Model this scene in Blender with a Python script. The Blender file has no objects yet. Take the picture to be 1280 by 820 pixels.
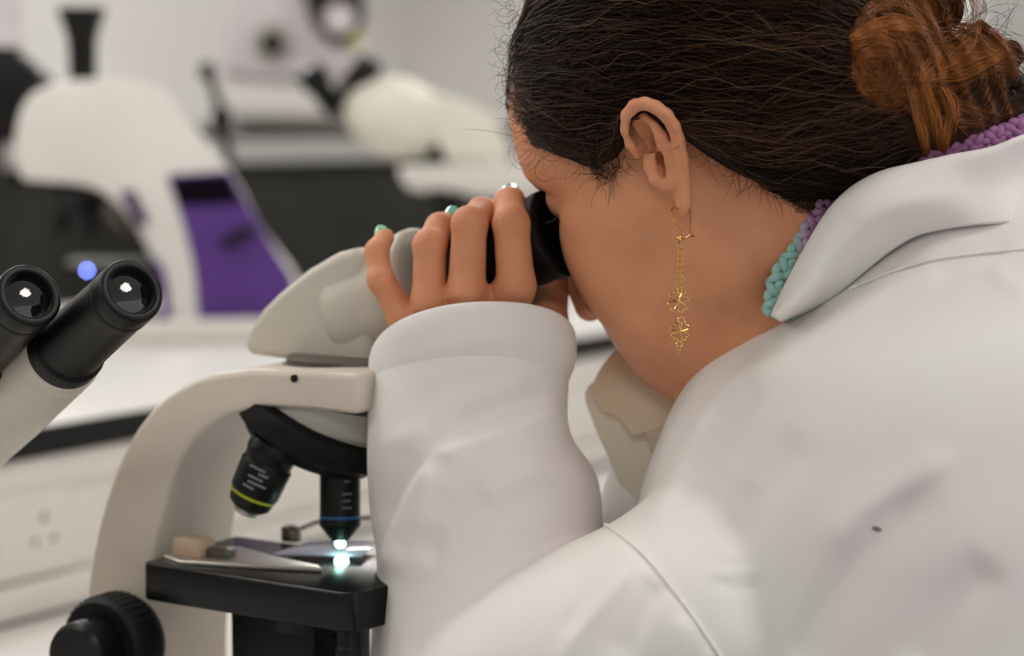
import bpy, bmesh, math, random
import numpy as np
from mathutils import Vector, Matrix

random.seed(7)
RNG = np.random.default_rng(11)
SC = bpy.context.scene
COL = SC.collection

# ------------------------------------------------------------------ camera
FPX = 2489.0
HORIZON = 150.0
PITCH = math.atan((410.0 - HORIZON) / FPX)
CAM = np.array([0.0, 0.0, 1.356])
RT = np.array([1.0, 0.0, 0.0])
FW = np.array([0.0, math.cos(PITCH), -math.sin(PITCH)])
UP = np.array([0.0, math.sin(PITCH), math.cos(PITCH)])


def P(px, py, d):
    """world point seen at (px, py) at camera depth d (metres)"""
    return CAM + d * (FW + (px - 640.0) / FPX * RT - (py - 410.0) / FPX * UP)


def ray(px, py):
    return FW + (px - 640.0) / FPX * RT - (py - 410.0) / FPX * UP


def on_plane(px, py, pt, n):
    r = ray(px, py)
    t = np.dot(np.asarray(pt) - CAM, n) / np.dot(r, n)
    return CAM + t * r


def project(v):
    q = np.asarray(v) - CAM
    d = q @ FW
    return np.stack([640.0 + FPX * (q @ RT) / d, 410.0 - FPX * (q @ UP) / d, d], -1)


def cv(r, f, u):
    """camera-frame direction (right, forward, up) to world"""
    return r * RT + f * FW + u * UP


def unit(v):
    v = np.asarray(v, float)
    return v / np.linalg.norm(v)


cam_data = bpy.data.cameras.new('camera')
cam = bpy.data.objects.new('camera', cam_data)
COL.objects.link(cam)
cam.location = CAM
cam.rotation_euler = (math.radians(90) - PITCH, 0, 0)
cam_data.sensor_width = 36.0
cam_data.lens = FPX / 1280.0 * 36.0
cam_data.clip_start = 0.05
cam_data.clip_end = 60
cam_data.dof.use_dof = True
cam_data.dof.focus_distance = 1.02
cam_data.dof.aperture_fstop = 4.3
cam_data.dof.aperture_blades = 0
SC.camera = cam


# ------------------------------------------------------------------ materials
def lin(c):
    return tuple((x / 12.92 if x <= 0.04045 else ((x + 0.055) / 1.055) ** 2.4) for x in c)


def mat(name, rgb, rough=0.5, metal=0.0, spec=0.5, noise=None, bump=None, sss=0.0, sheen=0.0, coat=0.0,
        emit=None, trans=0.0, ior=1.45):
    """rgb in 0-255 sRGB. noise=(scale, rgb2, lo, hi) blends towards rgb2; bump=(scale, distance)"""
    m = bpy.data.materials.new(name)
    m.use_nodes = True
    nt = m.node_tree
    b = nt.nodes['Principled BSDF']
    c = lin([x / 255 for x in rgb]) + (1,)
    b.inputs['Base Color'].default_value = c
    b.inputs['Roughness'].default_value = rough
    b.inputs['Metallic'].default_value = metal
    b.inputs['Specular IOR Level'].default_value = spec
    b.inputs['IOR'].default_value = ior
    b.inputs['Transmission Weight'].default_value = trans
    b.inputs['Coat Weight'].default_value = coat
    b.inputs['Sheen Weight'].default_value = sheen
    if sss:
        b.inputs['Subsurface Weight'].default_value = sss
        b.inputs['Subsurface Radius'].default_value = (0.006, 0.0022, 0.0012)
        b.inputs['Subsurface Scale'].default_value = 1.0
    if emit:
        b.inputs['Emission Color'].default_value = lin([x / 255 for x in emit[0]]) + (1,)
        b.inputs['Emission Strength'].default_value = emit[1]
    tc = None
    if noise or bump:
        tc = nt.nodes.new('ShaderNodeTexCoord')
    if noise:
        sc, rgb2, lo, hi = noise
        n = nt.nodes.new('ShaderNodeTexNoise')
        n.inputs['Scale'].default_value = sc
        n.inputs['Detail'].default_value = 3
        nt.links.new(tc.outputs['Object'], n.inputs['Vector'])
        r = nt.nodes.new('ShaderNodeValToRGB')
        r.color_ramp.elements[0].position = lo
        r.color_ramp.elements[1].position = hi
        r.color_ramp.elements[0].color = c
        r.color_ramp.elements[1].color = lin([x / 255 for x in rgb2]) + (1,)
        nt.links.new(n.outputs['Fac'], r.inputs['Fac'])
        nt.links.new(r.outputs['Color'], b.inputs['Base Color'])
    if bump:
        sc, dist = bump
        n2 = nt.nodes.new('ShaderNodeTexNoise')
        n2.inputs['Scale'].default_value = sc
        n2.inputs['Detail'].default_value = 4
        nt.links.new(tc.outputs['Object'], n2.inputs['Vector'])
        bp = nt.nodes.new('ShaderNodeBump')
        bp.inputs['Distance'].default_value = dist
        bp.inputs['Strength'].default_value = 1.0
        nt.links.new(n2.outputs['Fac'], bp.inputs['Height'])
        nt.links.new(bp.outputs['Normal'], b.inputs['Normal'])
    return m


# ------------------------------------------------------------------ objects
def mesh_obj(name, verts, faces, material, parent=None, smooth=True, sharp=None):
    me = bpy.data.meshes.new(name)
    verts = np.asarray(verts, float)
    me.from_pydata(verts.tolist(), [], [list(map(int, f)) for f in faces])
    me.validate()
    me.update()
    if material is not None:
        me.materials.append(material)
    if smooth:
        me.polygons.foreach_set('use_smooth', [True] * len(me.polygons))
        if sharp:
            me.set_sharp_from_angle(angle=math.radians(sharp))
    return link(name, me, parent)


def link(name, me, parent=None):
    o = bpy.data.objects.new(name, me)
    COL.objects.link(o)
    if parent is not None:
        o.parent = parent
        # parts are modelled in world space; only a thing's root carries a location
        o.matrix_parent_inverse = Matrix.Translation(-parent.location) if parent.parent is None else Matrix.Identity(4)
    return o


def thing(name, label, cat, loc, group=None):
    o = bpy.data.objects.new(name, None)
    COL.objects.link(o)
    o.location = Vector(list(map(float, loc)))
    o.empty_display_size = 0.05
    o['label'] = label
    o['category'] = cat
    if group:
        o['group'] = group
    return o


def sub(parent):
    return parent


def tag(o, label, cat, group=None):
    o['label'] = label
    o['category'] = cat
    if group:
        o['group'] = group
    return o


def structure(o):
    o['kind'] = 'structure'
    return o


def part(name, vf, material, parent=None, smooth=True, sharp=40):
    return mesh_obj(name, vf[0], vf[1], material, parent, smooth, sharp)


def join(*vfs):
    V, F, n = [], [], 0
    for v, f in vfs:
        v = np.asarray(v, float)
        V.append(v)
        F += [[i + n for i in q] for q in f]
        n += len(v)
    return np.concatenate(V), F


# ------------------------------------------------------------------ shapes
def basis(axis, hint=None):
    a = unit(axis)
    h = np.array(hint if hint is not None else (0, 0, 1.0), float)
    if abs(np.dot(a, unit(h))) > 0.95:
        h = np.array([0, 1.0, 0]) if abs(a[1]) < 0.9 else np.array([1.0, 0, 0])
    u = unit(np.cross(h, a))
    v = np.cross(a, u)
    return a, u, v


def revolve(p0, axis, prof, seg=48, hint=None):
    """prof: list of (distance along axis, radius)"""
    a, u, v = basis(axis, hint)
    p0 = np.asarray(p0, float)
    V, F = [], []
    ang = np.linspace(0, 2 * math.pi, seg, endpoint=False)
    ring = np.cos(ang)[:, None] * u + np.sin(ang)[:, None] * v
    for s, r in prof:
        V.append(p0 + a * s + ring * max(r, 1e-5))
    V = np.concatenate(V)
    n = len(prof)
    for i in range(n - 1):
        for j in range(seg):
            k = (j + 1) % seg
            F.append([i * seg + j, i * seg + k, (i + 1) * seg + k, (i + 1) * seg + j])
    F.append(list(range(seg))[::-1])
    F.append([(n - 1) * seg + j for j in range(seg)])
    return V, F


def bevel_prof(prof, b=0.0012):
    """soften the corners of a revolve profile"""
    out = []
    P_ = [np.array(p, float) for p in prof]
    for i, p in enumerate(P_):
        if i == 0 or i == len(P_) - 1:
            out.append(tuple(p))
            continue
        d0, d1 = P_[i - 1] - p, P_[i + 1] - p
        l0, l1 = np.linalg.norm(d0), np.linalg.norm(d1)
        q = min(b, l0 * .4, l1 * .4)
        if l0 < 1e-9 or l1 < 1e-9:
            out.append(tuple(p))
            continue
        out.append(tuple(p + d0 / l0 * q))
        out.append(tuple(p + (d0 / l0 + d1 / l1) * q * 0.3))
        out.append(tuple(p + d1 / l1 * q))
    return out


def spline(pts, n):
    """Catmull-Rom through pts, n samples"""
    p = np.asarray(pts, float)
    seg = np.linalg.norm(np.diff(p, axis=0), axis=1) ** 0.5
    t = np.concatenate([[0], np.cumsum(np.maximum(seg, 1e-9))])
    x = np.linspace(0, t[-1], n)
    # monotone-ish cubic hermite with non-uniform tangents
    m = np.zeros_like(p)
    h = np.diff(t)
    dl = np.diff(p, axis=0) / h[:, None]
    m[0], m[-1] = dl[0], dl[-1]
    for i in range(1, len(p) - 1):
        m[i] = (dl[i - 1] * h[i] + dl[i] * h[i - 1]) / (h[i] + h[i - 1])
    k = np.clip(np.searchsorted(t, x, side='right') - 1, 0, len(p) - 2)
    s = ((x - t[k]) / h[k])[:, None]
    hk = h[k][:, None]
    return ((2 * s ** 3 - 3 * s ** 2 + 1) * p[k] + (s ** 3 - 2 * s ** 2 + s) * hk * m[k]
            + (-2 * s ** 3 + 3 * s ** 2) * p[k + 1] + (s ** 3 - s ** 2) * hk * m[k + 1])


def tube(path, rad, seg=10, cap=True):
    p = np.asarray(path, float)
    n = len(p)
    r = np.broadcast_to(np.asarray(rad, float), (n,))
    t = np.gradient(p, axis=0)
    t /= np.maximum(np.linalg.norm(t, axis=1, keepdims=True), 1e-12)
    _, u, _ = basis(t[0])
    V, F = [], []
    ang = np.linspace(0, 2 * math.pi, seg, endpoint=False)
    for i in range(n):
        u = u - t[i] * np.dot(u, t[i])
        u = unit(u)
        v = np.cross(t[i], u)
        V.append(p[i] + r[i] * (np.cos(ang)[:, None] * u + np.sin(ang)[:, None] * v))
    V = np.concatenate(V)
    for i in range(n - 1):
        for j in range(seg):
            k = (j + 1) % seg
            F.append([i * seg + j, i * seg + k, (i + 1) * seg + k, (i + 1) * seg + j])
    if cap:
        F.append(list(range(seg))[::-1])
        F.append([(n - 1) * seg + j for j in range(seg)])
    return V, F


def strands(S, radius, sides=3, taper=0.35):
    """S: (m, n, 3) array of paths -> thin tubes"""
    m, n, _ = S.shape
    t = np.gradient(S, axis=1)
    t /= np.maximum(np.linalg.norm(t, axis=2, keepdims=True), 1e-12)
    ref = RNG.normal(size=(m, 1, 3))
    u = np.cross(t, ref)
    u /= np.maximum(np.linalg.norm(u, axis=2, keepdims=True), 1e-12)
    v = np.cross(t, u)
    w = np.linspace(0, 1, n)
    prof = 1 - (1 - taper) * np.maximum(0, (w - .5) * 2) ** 2
    rr = (np.broadcast_to(np.asarray(radius, float).reshape(-1, 1), (m, n)) * prof)[..., None]
    rings = []
    for k in range(sides):
        a = 2 * math.pi * k / sides
        rings.append(S + rr * (math.cos(a) * u + math.sin(a) * v))
    V = np.stack(rings, 2).reshape(-1, 3)
    i = np.arange(m)[:, None, None] * n * sides
    j = np.arange(n - 1)[None, :, None] * sides
    k = np.arange(sides)[None, None, :]
    k2 = (k + 1) % sides
    F = np.stack([i + j + k, i + j + k2, i + j + sides + k2, i + j + sides + k], -1).reshape(-1, 4)
    return V, F


def fast_mesh(name, V, F, material, parent=None):
    me = bpy.data.meshes.new(name)
    V = np.ascontiguousarray(V, dtype=np.float32)
    F = np.ascontiguousarray(F, dtype=np.int32)
    me.vertices.add(len(V))
    me.vertices.foreach_set('co', V.ravel())
    k = F.shape[1]
    me.loops.add(F.size)
    me.loops.foreach_set('vertex_index', F.ravel())
    me.polygons.add(len(F))
    me.polygons.foreach_set('loop_start', np.arange(0, F.size, k, dtype=np.int32))
    me.polygons.foreach_set('use_smooth', np.ones(len(F), dtype=bool))
    me.update(calc_edges=True)
    me.materials.append(material)
    return link(name, me, parent)


def prism(pts, ext, bevel=0.0, seg=3):
    """planar outline (list of 3D points) extruded by vector ext, edges bevelled"""
    bm = bmesh.new()
    vs = [bm.verts.new(Vector(p)) for p in np.asarray(pts, float).tolist()]
    f = bm.faces.new(vs)
    r = bmesh.ops.extrude_face_region(bm, geom=[f])
    nv = [g for g in r['geom'] if isinstance(g, bmesh.types.BMVert)]
    bmesh.ops.translate(bm, verts=nv, vec=Vector(list(map(float, ext))))
    bmesh.ops.recalc_face_normals(bm, faces=bm.faces)
    if bevel:
        es = [e for e in bm.edges if len(e.link_faces) == 2 and e.calc_face_angle(0) > 0.6]
        bmesh.ops.bevel(bm, geom=es, offset=bevel, segments=seg, profile=0.5, affect='EDGES', clamp_overlap=True)
    bm.verts.index_update()
    V = np.array([v.co[:] for v in bm.verts])
    F = [[v.index for v in f.verts] for f in bm.faces]
    bm.free()
    return V, F


def box(c, ax, half, bevel=0.0, seg=2):
    """oriented box: centre, three axes, half sizes"""
    c = np.asarray(c, float)
    a, b, d = [np.asarray(x, float) for x in ax]
    h = half
    q = [c - a * h[0] - b * h[1] - d * h[2], c + a * h[0] - b * h[1] - d * h[2],
         c + a * h[0] + b * h[1] - d * h[2], c - a * h[0] + b * h[1] - d * h[2]]
    return prism(q, d * 2 * h[2], bevel, seg)


def torus(c, axis, R, r, seg=24, sides=8):
    a, u, v = basis(axis)
    ang = np.linspace(0, 2 * math.pi, seg, endpoint=False)
    V, F = [], []
    for t in ang:
        e = math.cos(t) * u + math.sin(t) * v
        for k in range(sides):
            q = 2 * math.pi * k / sides
            V.append(np.asarray(c) + e * (R + r * math.cos(q)) + a * r * math.sin(q))
    for i in range(seg):
        for k in range(sides):
            i2, k2 = (i + 1) % seg, (k + 1) % sides
            F.append([i * sides + k, i2 * sides + k, i2 * sides + k2, i * sides + k2])
    return np.array(V), F


def ellipsoid(c, ax, rad, nu=24, nv=16):
    c = np.asarray(c, float)
    A = [np.asarray(x, float) * r for x, r in zip(ax, rad)]
    V, F = [], []
    for i in range(nv + 1):
        th = math.pi * i / nv
        for j in range(nu):
            ph = 2 * math.pi * j / nu
            V.append(c + A[0] * math.sin(th) * math.cos(ph) + A[1] * math.sin(th) * math.sin(ph) + A[2] * math.cos(th))
    for i in range(nv):
        for j in range(nu):
            k = (j + 1) % nu
            F.append([i * nu + j, (i + 1) * nu + j, (i + 1) * nu + k, i * nu + k])
    return np.array(V), F


def tube_lr(rings, n=60, seg=64, power=2.0, cap=True):
    """Closed volume from silhouettes. ring: (Lx, Ly, Rx, Ry, depth, depth_radius, lift)
    L and R are the left and right outline points, lift raises the near side (pixels)."""
    R = np.array([list(r) + [0] * (7 - len(r)) for r in rings], float)
    R = spline(R, n)
    ang = np.linspace(0, 2 * math.pi, seg, endpoint=False)
    ca, sa = np.cos(ang), np.sin(ang)
    e = 2.0 / power
    ca = np.sign(ca) * np.abs(ca) ** e
    sa = np.sign(sa) * np.abs(sa) ** e
    V, F = [], []
    for Lx, Ly, Rx, Ry, d, rd, lift in R:
        L, Q = P(Lx, Ly, d), P(Rx, Ry, d)
        c, h = (L + Q) / 2, (Q - L) / 2
        near = -FW * rd + UP * lift / FPX * d + RT * .55 * lift / FPX * d
        V.append(c + ca[:, None] * h + sa[:, None] * near)
    V = np.concatenate(V)
    for i in range(n - 1):
        for j in range(seg):
            k = (j + 1) % seg
            F.append([i * seg + j, i * seg + k, (i + 1) * seg + k, (i + 1) * seg + j])
    if cap:
        F.append(list(range(seg))[::-1])
        F.append([(n - 1) * seg + j for j in range(seg)])
    return V, F


def sheet(rows, nu=60, nv=16, thick=0.003):
    """thick sheet through rows of 3D points (each row the same number of points)"""
    R = np.array(rows, float)
    cols = np.stack([spline(r, nu) for r in R])            # (rows, nu, 3)
    if len(R) > 2:
        G = np.stack([spline(cols[:, j], nv) for j in range(nu)], 1)
    else:
        s = np.linspace(0, 1, nv)[:, None, None]
        G = cols[0][None] * (1 - s) + cols[1][None] * s
    du = np.gradient(G, axis=1)
    dv = np.gradient(G, axis=0)
    nr = np.cross(du, dv)
    nr /= np.maximum(np.linalg.norm(nr, axis=2, keepdims=True), 1e-12)
    A = (G + nr * thick / 2).reshape(-1, 3)
    B = (G - nr * thick / 2).reshape(-1, 3)
    V = np.concatenate([A, B])
    N = nu * nv
    F = []
    for i in range(nv - 1):
        for j in range(nu - 1):
            a, b, c, d = i * nu + j, i * nu + j + 1, (i + 1) * nu + j + 1, (i + 1) * nu + j
            F.append([a, b, c, d])
            F.append([N + d, N + c, N + b, N + a])
    rim = [j for j in range(nu)] + [i * nu + nu - 1 for i in range(1, nv)] + [(nv - 1) * nu + j for j in range(nu - 2, -1, -1)] \
        + [i * nu for i in range(nv - 2, 0, -1)]
    for a, b in zip(rim, rim[1:] + rim[:1]):
        F.append([a, N + a, N + b, b])
    return V, F


# ------------------------------------------------------------------ implicit surfaces (for the figure)
def smin(a, b, k):
    h = np.clip(0.5 + 0.5 * (b - a) / k, 0, 1)
    return b + (a - b) * h - k * h * (1 - h)


def smax(a, b, k):
    return -smin(-a, -b, k)


def sd_ell(p, c, r):
    q = p - np.asarray(c)
    r = np.asarray(r, float)
    k0 = np.linalg.norm(q / r, axis=1)
    k1 = np.linalg.norm(q / (r * r), axis=1)
    return k0 * (k0 - 1.0) / np.maximum(k1, 1e-9)


def sd_cone(p, a, b, ra, rb):
    """tapered capsule"""
    a, b = np.asarray(a, float), np.asarray(b, float)
    ab = b - a
    t = np.clip(((p - a) @ ab) / max(np.dot(ab, ab), 1e-12), 0, 1)
    return np.linalg.norm(p - a - t[:, None] * ab, axis=1) - (ra + (rb - ra) * t)


def sd_path(p, pts, rad, k=0.0):
    d = None
    for i in range(len(pts) - 1):
        e = sd_cone(p, pts[i], pts[i + 1], rad[i], rad[i + 1])
        d = e if d is None else (smin(d, e, k) if k else np.minimum(d, e))
    return d


def surface_net(fn, lo, hi, step, coarse=5):
    """mesh of fn(points)=0 inside a box, naive surface nets, evaluated only near the surface"""
    lo, hi = np.asarray(lo, float), np.asarray(hi, float)
    nb = np.ceil((hi - lo) / (step * coarse)).astype(int)
    N = nb * coarse
    cs = step * coarse
    g = [lo[i] + (np.arange(nb[i]) + 0.5) * cs for i in range(3)]
    C = np.stack(np.meshgrid(*g, indexing='ij'), -1).reshape(-1, 3)
    dc = fn(C)
    near = np.abs(dc) < cs * 1.9
    D = np.repeat(np.repeat(np.repeat(dc.reshape(nb), coarse, 0), coarse, 1), coarse, 2).astype(np.float32)
    idx = np.stack(np.meshgrid(*[np.arange(coarse)] * 3, indexing='ij'), -1).reshape(-1, 3)
    bi = np.stack(np.unravel_index(np.nonzero(near)[0], nb), -1)
    for s in range(0, len(bi), 6000):
        b = (bi[s:s + 6000, None, :] * coarse + idx[None]).reshape(-1, 3)
        D[b[:, 0], b[:, 1], b[:, 2]] = fn(lo + (b + 0.5) * step)
    ins = D < 0
    cnt = np.zeros(np.array(ins.shape) - 1, np.int8)
    for o in np.ndindex(2, 2, 2):
        cnt += ins[o[0]:ins.shape[0] - 1 + o[0], o[1]:ins.shape[1] - 1 + o[1], o[2]:ins.shape[2] - 1 + o[2]]
    cell = np.argwhere((cnt > 0) & (cnt < 8))
    vid = -np.ones(cnt.shape, np.int64)
    vid[cell[:, 0], cell[:, 1], cell[:, 2]] = np.arange(len(cell))
    acc = np.zeros((len(cell), 3))
    num = np.zeros(len(cell))
    corners = list(np.ndindex(2, 2, 2))
    for a in corners:
        for ax in range(3):
            if a[ax]:
                continue
            b = list(a)
            b[ax] = 1
            va = D[cell[:, 0] + a[0], cell[:, 1] + a[1], cell[:, 2] + a[2]]
            vb = D[cell[:, 0] + b[0], cell[:, 1] + b[1], cell[:, 2] + b[2]]
            m = (va < 0) != (vb < 0)
            t = np.where(m, va / np.where(m, va - vb, 1), 0)
            pt = np.tile(np.array(a, float), (len(cell), 1))
            pt[:, ax] += t
            acc[m] += pt[m]
            num[m] += 1
    V = lo + (cell + acc / num[:, None] + 0.5) * step
    F = []
    for ax in range(3):
        sl0 = [slice(None)] * 3
        sl1 = [slice(None)] * 3
        sl0[ax] = slice(0, -1)
        sl1[ax] = slice(1, None)
        e = np.argwhere(ins[tuple(sl0)] != ins[tuple(sl1)])
        u, w = (ax + 1) % 3, (ax + 2) % 3
        ok = (e[:, u] > 0) & (e[:, w] > 0) & (e[:, u] < cnt.shape[u]) & (e[:, w] < cnt.shape[w])
        e = e[ok]
        q = []
        for du, dw in ((-1, -1), (0, -1), (0, 0), (-1, 0)):
            c = e.copy()
            c[:, u] += du
            c[:, w] += dw
            q.append(vid[c[:, 0], c[:, 1], c[:, 2]])
        q = np.stack(q, -1)
        flip = ~ins[tuple(sl0)][e[:, 0], e[:, 1], e[:, 2]]
        q[flip] = q[flip][:, ::-1]
        F.append(q[(q >= 0).all(1)])
    return V, np.concatenate(F)


def relax(V, F, it=3, lam=0.5):
    F = np.asarray(F)
    k = F.shape[1]
    e = np.concatenate([np.stack([F[:, i], F[:, (i + 1) % k]], -1) for i in range(k)])
    n = len(V)
    deg = np.bincount(e[:, 0], minlength=n) + np.bincount(e[:, 1], minlength=n)
    deg = np.maximum(deg, 1)
    for _ in range(it):
        s = np.stack([np.bincount(e[:, 0], V[e[:, 1], c], n) + np.bincount(e[:, 1], V[e[:, 0], c], n) for c in range(3)], -1)
        V = V + lam * (s / deg[:, None] - V)
    return V


def vnormals(V, F):
    F = np.asarray(F)
    a = np.cross(V[F[:, 2]] - V[F[:, 0]], V[F[:, 3]] - V[F[:, 1]])
    N = np.stack([sum(np.bincount(F[:, i], a[:, c], len(V)) for i in range(F.shape[1])) for c in range(3)], -1)
    return N / np.maximum(np.linalg.norm(N, axis=1, keepdims=True), 1e-12)


def voxel_union(vfs, voxel):
    """one closed quad surface round several closed volumes"""
    V, F = join(*vfs)
    me = bpy.data.meshes.new('union')
    me.from_pydata(V.tolist(), [], F)
    o = bpy.data.objects.new('union', me)
    COL.objects.link(o)
    md = o.modifiers.new('r', 'REMESH')
    md.mode = 'VOXEL'
    md.voxel_size = voxel
    dg = bpy.context.evaluated_depsgraph_get()
    ev = o.evaluated_get(dg)
    m2 = ev.to_mesh()
    V2 = np.empty(len(m2.vertices) * 3, np.float32)
    m2.vertices.foreach_get('co', V2)
    F2 = np.empty(len(m2.loops), np.int32)
    m2.loops.foreach_get('vertex_index', F2)
    V2, F2 = V2.reshape(-1, 3).astype(float), F2.reshape(-1, 4).astype(np.int64)
    ev.to_mesh_clear()
    bpy.data.objects.remove(o)
    bpy.data.meshes.remove(me)
    return V2, F2


def noise3(p, scale, seed=0, octs=2):
    """cheap smooth pseudo-noise from summed sines"""
    r = np.random.default_rng(seed)
    out = np.zeros(len(p))
    amp = 1.0
    for _ in range(octs):
        for _k in range(5):
            d = r.normal(size=3)
            d /= np.linalg.norm(d)
            out += amp * np.sin((p @ d) * scale * r.uniform(.7, 1.4) + r.uniform(0, 6.28)) / 3.0
        scale *= 2.1
        amp *= 0.45
    return out
# ================================================================== materials
M = dict(
    wall=mat('wall_paint', (236, 233, 229), 0.7, noise=(1.5, (230, 226, 222), .35, .7)),
    ceiling=mat('ceiling_tile', (232, 230, 226), 0.8, noise=(40, (222, 220, 216), .4, .6)),
    floor=mat('vinyl_floor', (70, 70, 66), 0.5, noise=(60, (58, 58, 55), .4, .6)),
    white_top=mat('white_laminate', (224, 222, 219), 0.35, noise=(3, (222, 218, 213), .4, .6)),
    black_edge=mat('black_edging', (17, 18, 16), 0.55, spec=0.25),
    trunk=mat('trunking_plastic', (224, 218, 211), 0.5, noise=(4, (219, 213, 206), .4, .6)),
    hole=mat('socket_hole', (30, 27, 25), 0.6),
    dark_panel=mat('dark_panel', (58, 58, 54), 0.7, spec=0.2, noise=(5, (51, 51, 48), .4, .6)),
    grey_rail=mat('grey_rail', (186, 185, 182), 0.45),
    cream=mat('cream_enamel', (205, 198, 185), 0.38, noise=(8, (200, 193, 180), .4, .6), bump=(900, 0.00004)),
    pinkcream=mat('warm_enamel', (208, 196, 184), 0.4, noise=(8, (203, 191, 179), .4, .6), bump=(900, 0.00004)),
    greyun=mat('grey_enamel', (168, 166, 156), 0.45),
    black=mat('black_plastic', (9, 9, 9), 0.4, spec=0.3, noise=(30, (12, 12, 12), .4, .6)),
    rubber=mat('black_rubber', (11, 11, 11), 0.6, spec=0.25, bump=(700, 0.00006)),
    gloss=mat('black_stage_enamel', (9, 9, 10), 0.26, spec=0.35),
    lens=mat('eyepiece_glass', (10, 11, 14), 0.04, spec=0.8, coat=0.6),
    steel=mat('brushed_steel', (190, 185, 178), 0.28, metal=0.9),
    dullsteel=mat('dark_steel', (105, 98, 90), 0.35, metal=0.8),
    beigeplastic=mat('beige_plastic', (190, 165, 140), 0.4),
    yellow=mat('yellow_ring', (168, 172, 30), 0.4),
    blue=mat('blue_ring', (38, 92, 150), 0.4),
    etched=mat('etched_grey', (112, 116, 124), 0.5),
    purple=mat('purple_plastic', (86, 52, 126), 0.55, spec=.3, noise=(6, (79, 47, 117), .4, .6)),
    deep_purple=mat('recess_shade_purple', (10, 4, 15), 0.8, spec=0.1),  # near-black, so the colour carries the shade of the hollow
    dark_slot=mat('dark_purple_plastic', (50, 26, 76), 0.6, spec=.2),
    white_enamel=mat('white_enamel', (222, 218, 212), 0.4, noise=(5, (216, 211, 205), .4, .6)),
    mauve=mat('mauve_grey_enamel', (210, 200, 204), 0.45),
    cream_green=mat('pale_cream_enamel', (222, 219, 204), 0.45),
    yellowbit=mat('yellow_plastic', (170, 165, 70), 0.5),
    glass=mat('slide_glass', (196, 196, 222), 0.06, spec=0.9),
    lamp=mat('lamp_glow', (200, 255, 240), 0.3, emit=((190, 255, 235), 11.0)),  # glow put on lens and aperture in place of condenser light
    led=mat('blue_lamp_glow', (120, 140, 255), 0.3, emit=((120, 140, 255), 26.0)),
    panel=mat('light_diffuser', (250, 250, 250), 0.5, emit=((255, 250, 242), 3.0)),
    gold=mat('gold_metal', (212, 165, 100), 0.22, metal=1.0),
)

# ================================================================== room shell
BENCH = 0.90
SHELF = CAM[2] - 0.279
BD = unit((0.539, 0.78, 0))          # direction of the bench run
BN = np.array([-BD[1], BD[0], 0])    # away from the camera across it
ZZ = np.array([0, 0, 1.0])
E0 = np.array([-0.434, 1.80, 0])     # a point of the raised shelf's front edge


def along(s, t, z):
    """s metres along the bench run, t metres beyond the raised shelf's front edge"""
    q = E0 + BD * s + BN * t
    return np.array([q[0], q[1], z])


def slab(name, s0, s1, t0, t1, z0, z1, m, parent=None, bevel=0.002):
    return part(name, prism([along(s0, t0, z0), along(s1, t0, z0), along(s1, t1, z0), along(s0, t1, z0)], (0, 0, z1 - z0), bevel), m, parent)


structure(slab('floor', -5, 6, -3.6, 4.3, -0.05, 0.0, M['floor']))
structure(slab('ceiling', -5, 6, -3.6, 4.3, 2.75, 2.80, M['ceiling']))
structure(slab('wall_back', -5, 6, 4.2, 4.3, 0, 2.75, M['wall']))
structure(slab('wall_left', -5.1, -5, -3.6, 4.3, 0, 2.75, M['wall']))
structure(slab('wall_right', 6, 6.1, -3.6, 4.3, 0, 2.75, M['wall']))
structure(slab('baseboard_back', -5, 6, 4.17, 4.2, 0.0, 0.1, M['grey_rail']))

# ceiling lights (recessed panels with real area lamps just under them)
k = 0
for s in (-2.4, -0.2, 2.0, 4.2):
    for t in (-1.9, 0.3, 2.5):
        c = along(s, t, 2.75)
        e = thing('ceiling_light', 'square recessed white light panel in the ceiling', 'ceiling light', c, 'ceiling light panels')
        part('frame', box(c - ZZ * 0.006, (BD, BN, ZZ), (0.33, 0.33, 0.012), 0.003), M['white_enamel'], e)
        part('diffuser', box(c - ZZ * 0.016, (BD, BN, ZZ), (0.29, 0.29, 0.006), 0.002), M['panel'], e)
        ld = bpy.data.lights.new('panel_lamp', 'AREA')
        ld.shape = 'SQUARE'
        ld.size = 0.58
        ld.energy = 25 if t > 2 else 8
        ld.color = (1.0, 0.98, 0.95)
        lo = bpy.data.objects.new('panel_lamp', ld)
        lo.location = c - ZZ * 0.03
        COL.objects.link(lo)

w = bpy.data.worlds.new('world')
SC.world = w
w.use_nodes = True
w.node_tree.nodes['Background'].inputs['Color'].default_value = (1.0, 0.985, 0.975, 1)
w.node_tree.nodes['Background'].inputs['Strength'].default_value = 0.80

# ================================================================== benches
bench = thing('laboratory_bench', 'long pale laboratory bench carrying the cream microscopes', 'bench', along(0.3, -0.45, 0))
slab('worktop', -3, 4, -0.80, 0.0, BENCH - 0.03, BENCH, M['white_top'], bench)
slab('carcass', -3, 4, -0.76, 0.0, 0.08, BENCH - 0.031, M['dark_panel'], bench)
slab('plinth', -3, 4, -0.70, 0.0, 0.0, 0.079, M['black'], bench)

rais = thing('raised_shelf', 'raised white bench shelf with a black front edge under the purple microscope', 'shelf', along(0.3, 0.45, 0))
slab('shelf_top', -3, 4, 0.003, 0.88, SHELF - 0.028, SHELF, M['white_top'], rais, 0.001)
slab('edging', -3, 4, -0.004, 0.0025, SHELF - 0.0275, SHELF - 0.0005, M['black_edge'], rais, 0.001)
slab('service_trunking', -3, 4, 0.012, 0.40, BENCH + 0.035, SHELF - 0.0285, M['trunk'], rais, 0.002)
slab('trunking_lip', -3, 4, 0.004, 0.012, SHELF - 0.060, SHELF - 0.0285, M['trunk'], rais, 0.002)
slab('trunking_foot', -3, 4, 0.002, 0.40, BENCH + 0.0005, BENCH + 0.034, M['trunk'], rais, 0.004)
slab('carcass', -3, 4, 0.05, 0.86, 0.0, BENCH, M['dark_panel'], rais)


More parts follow.
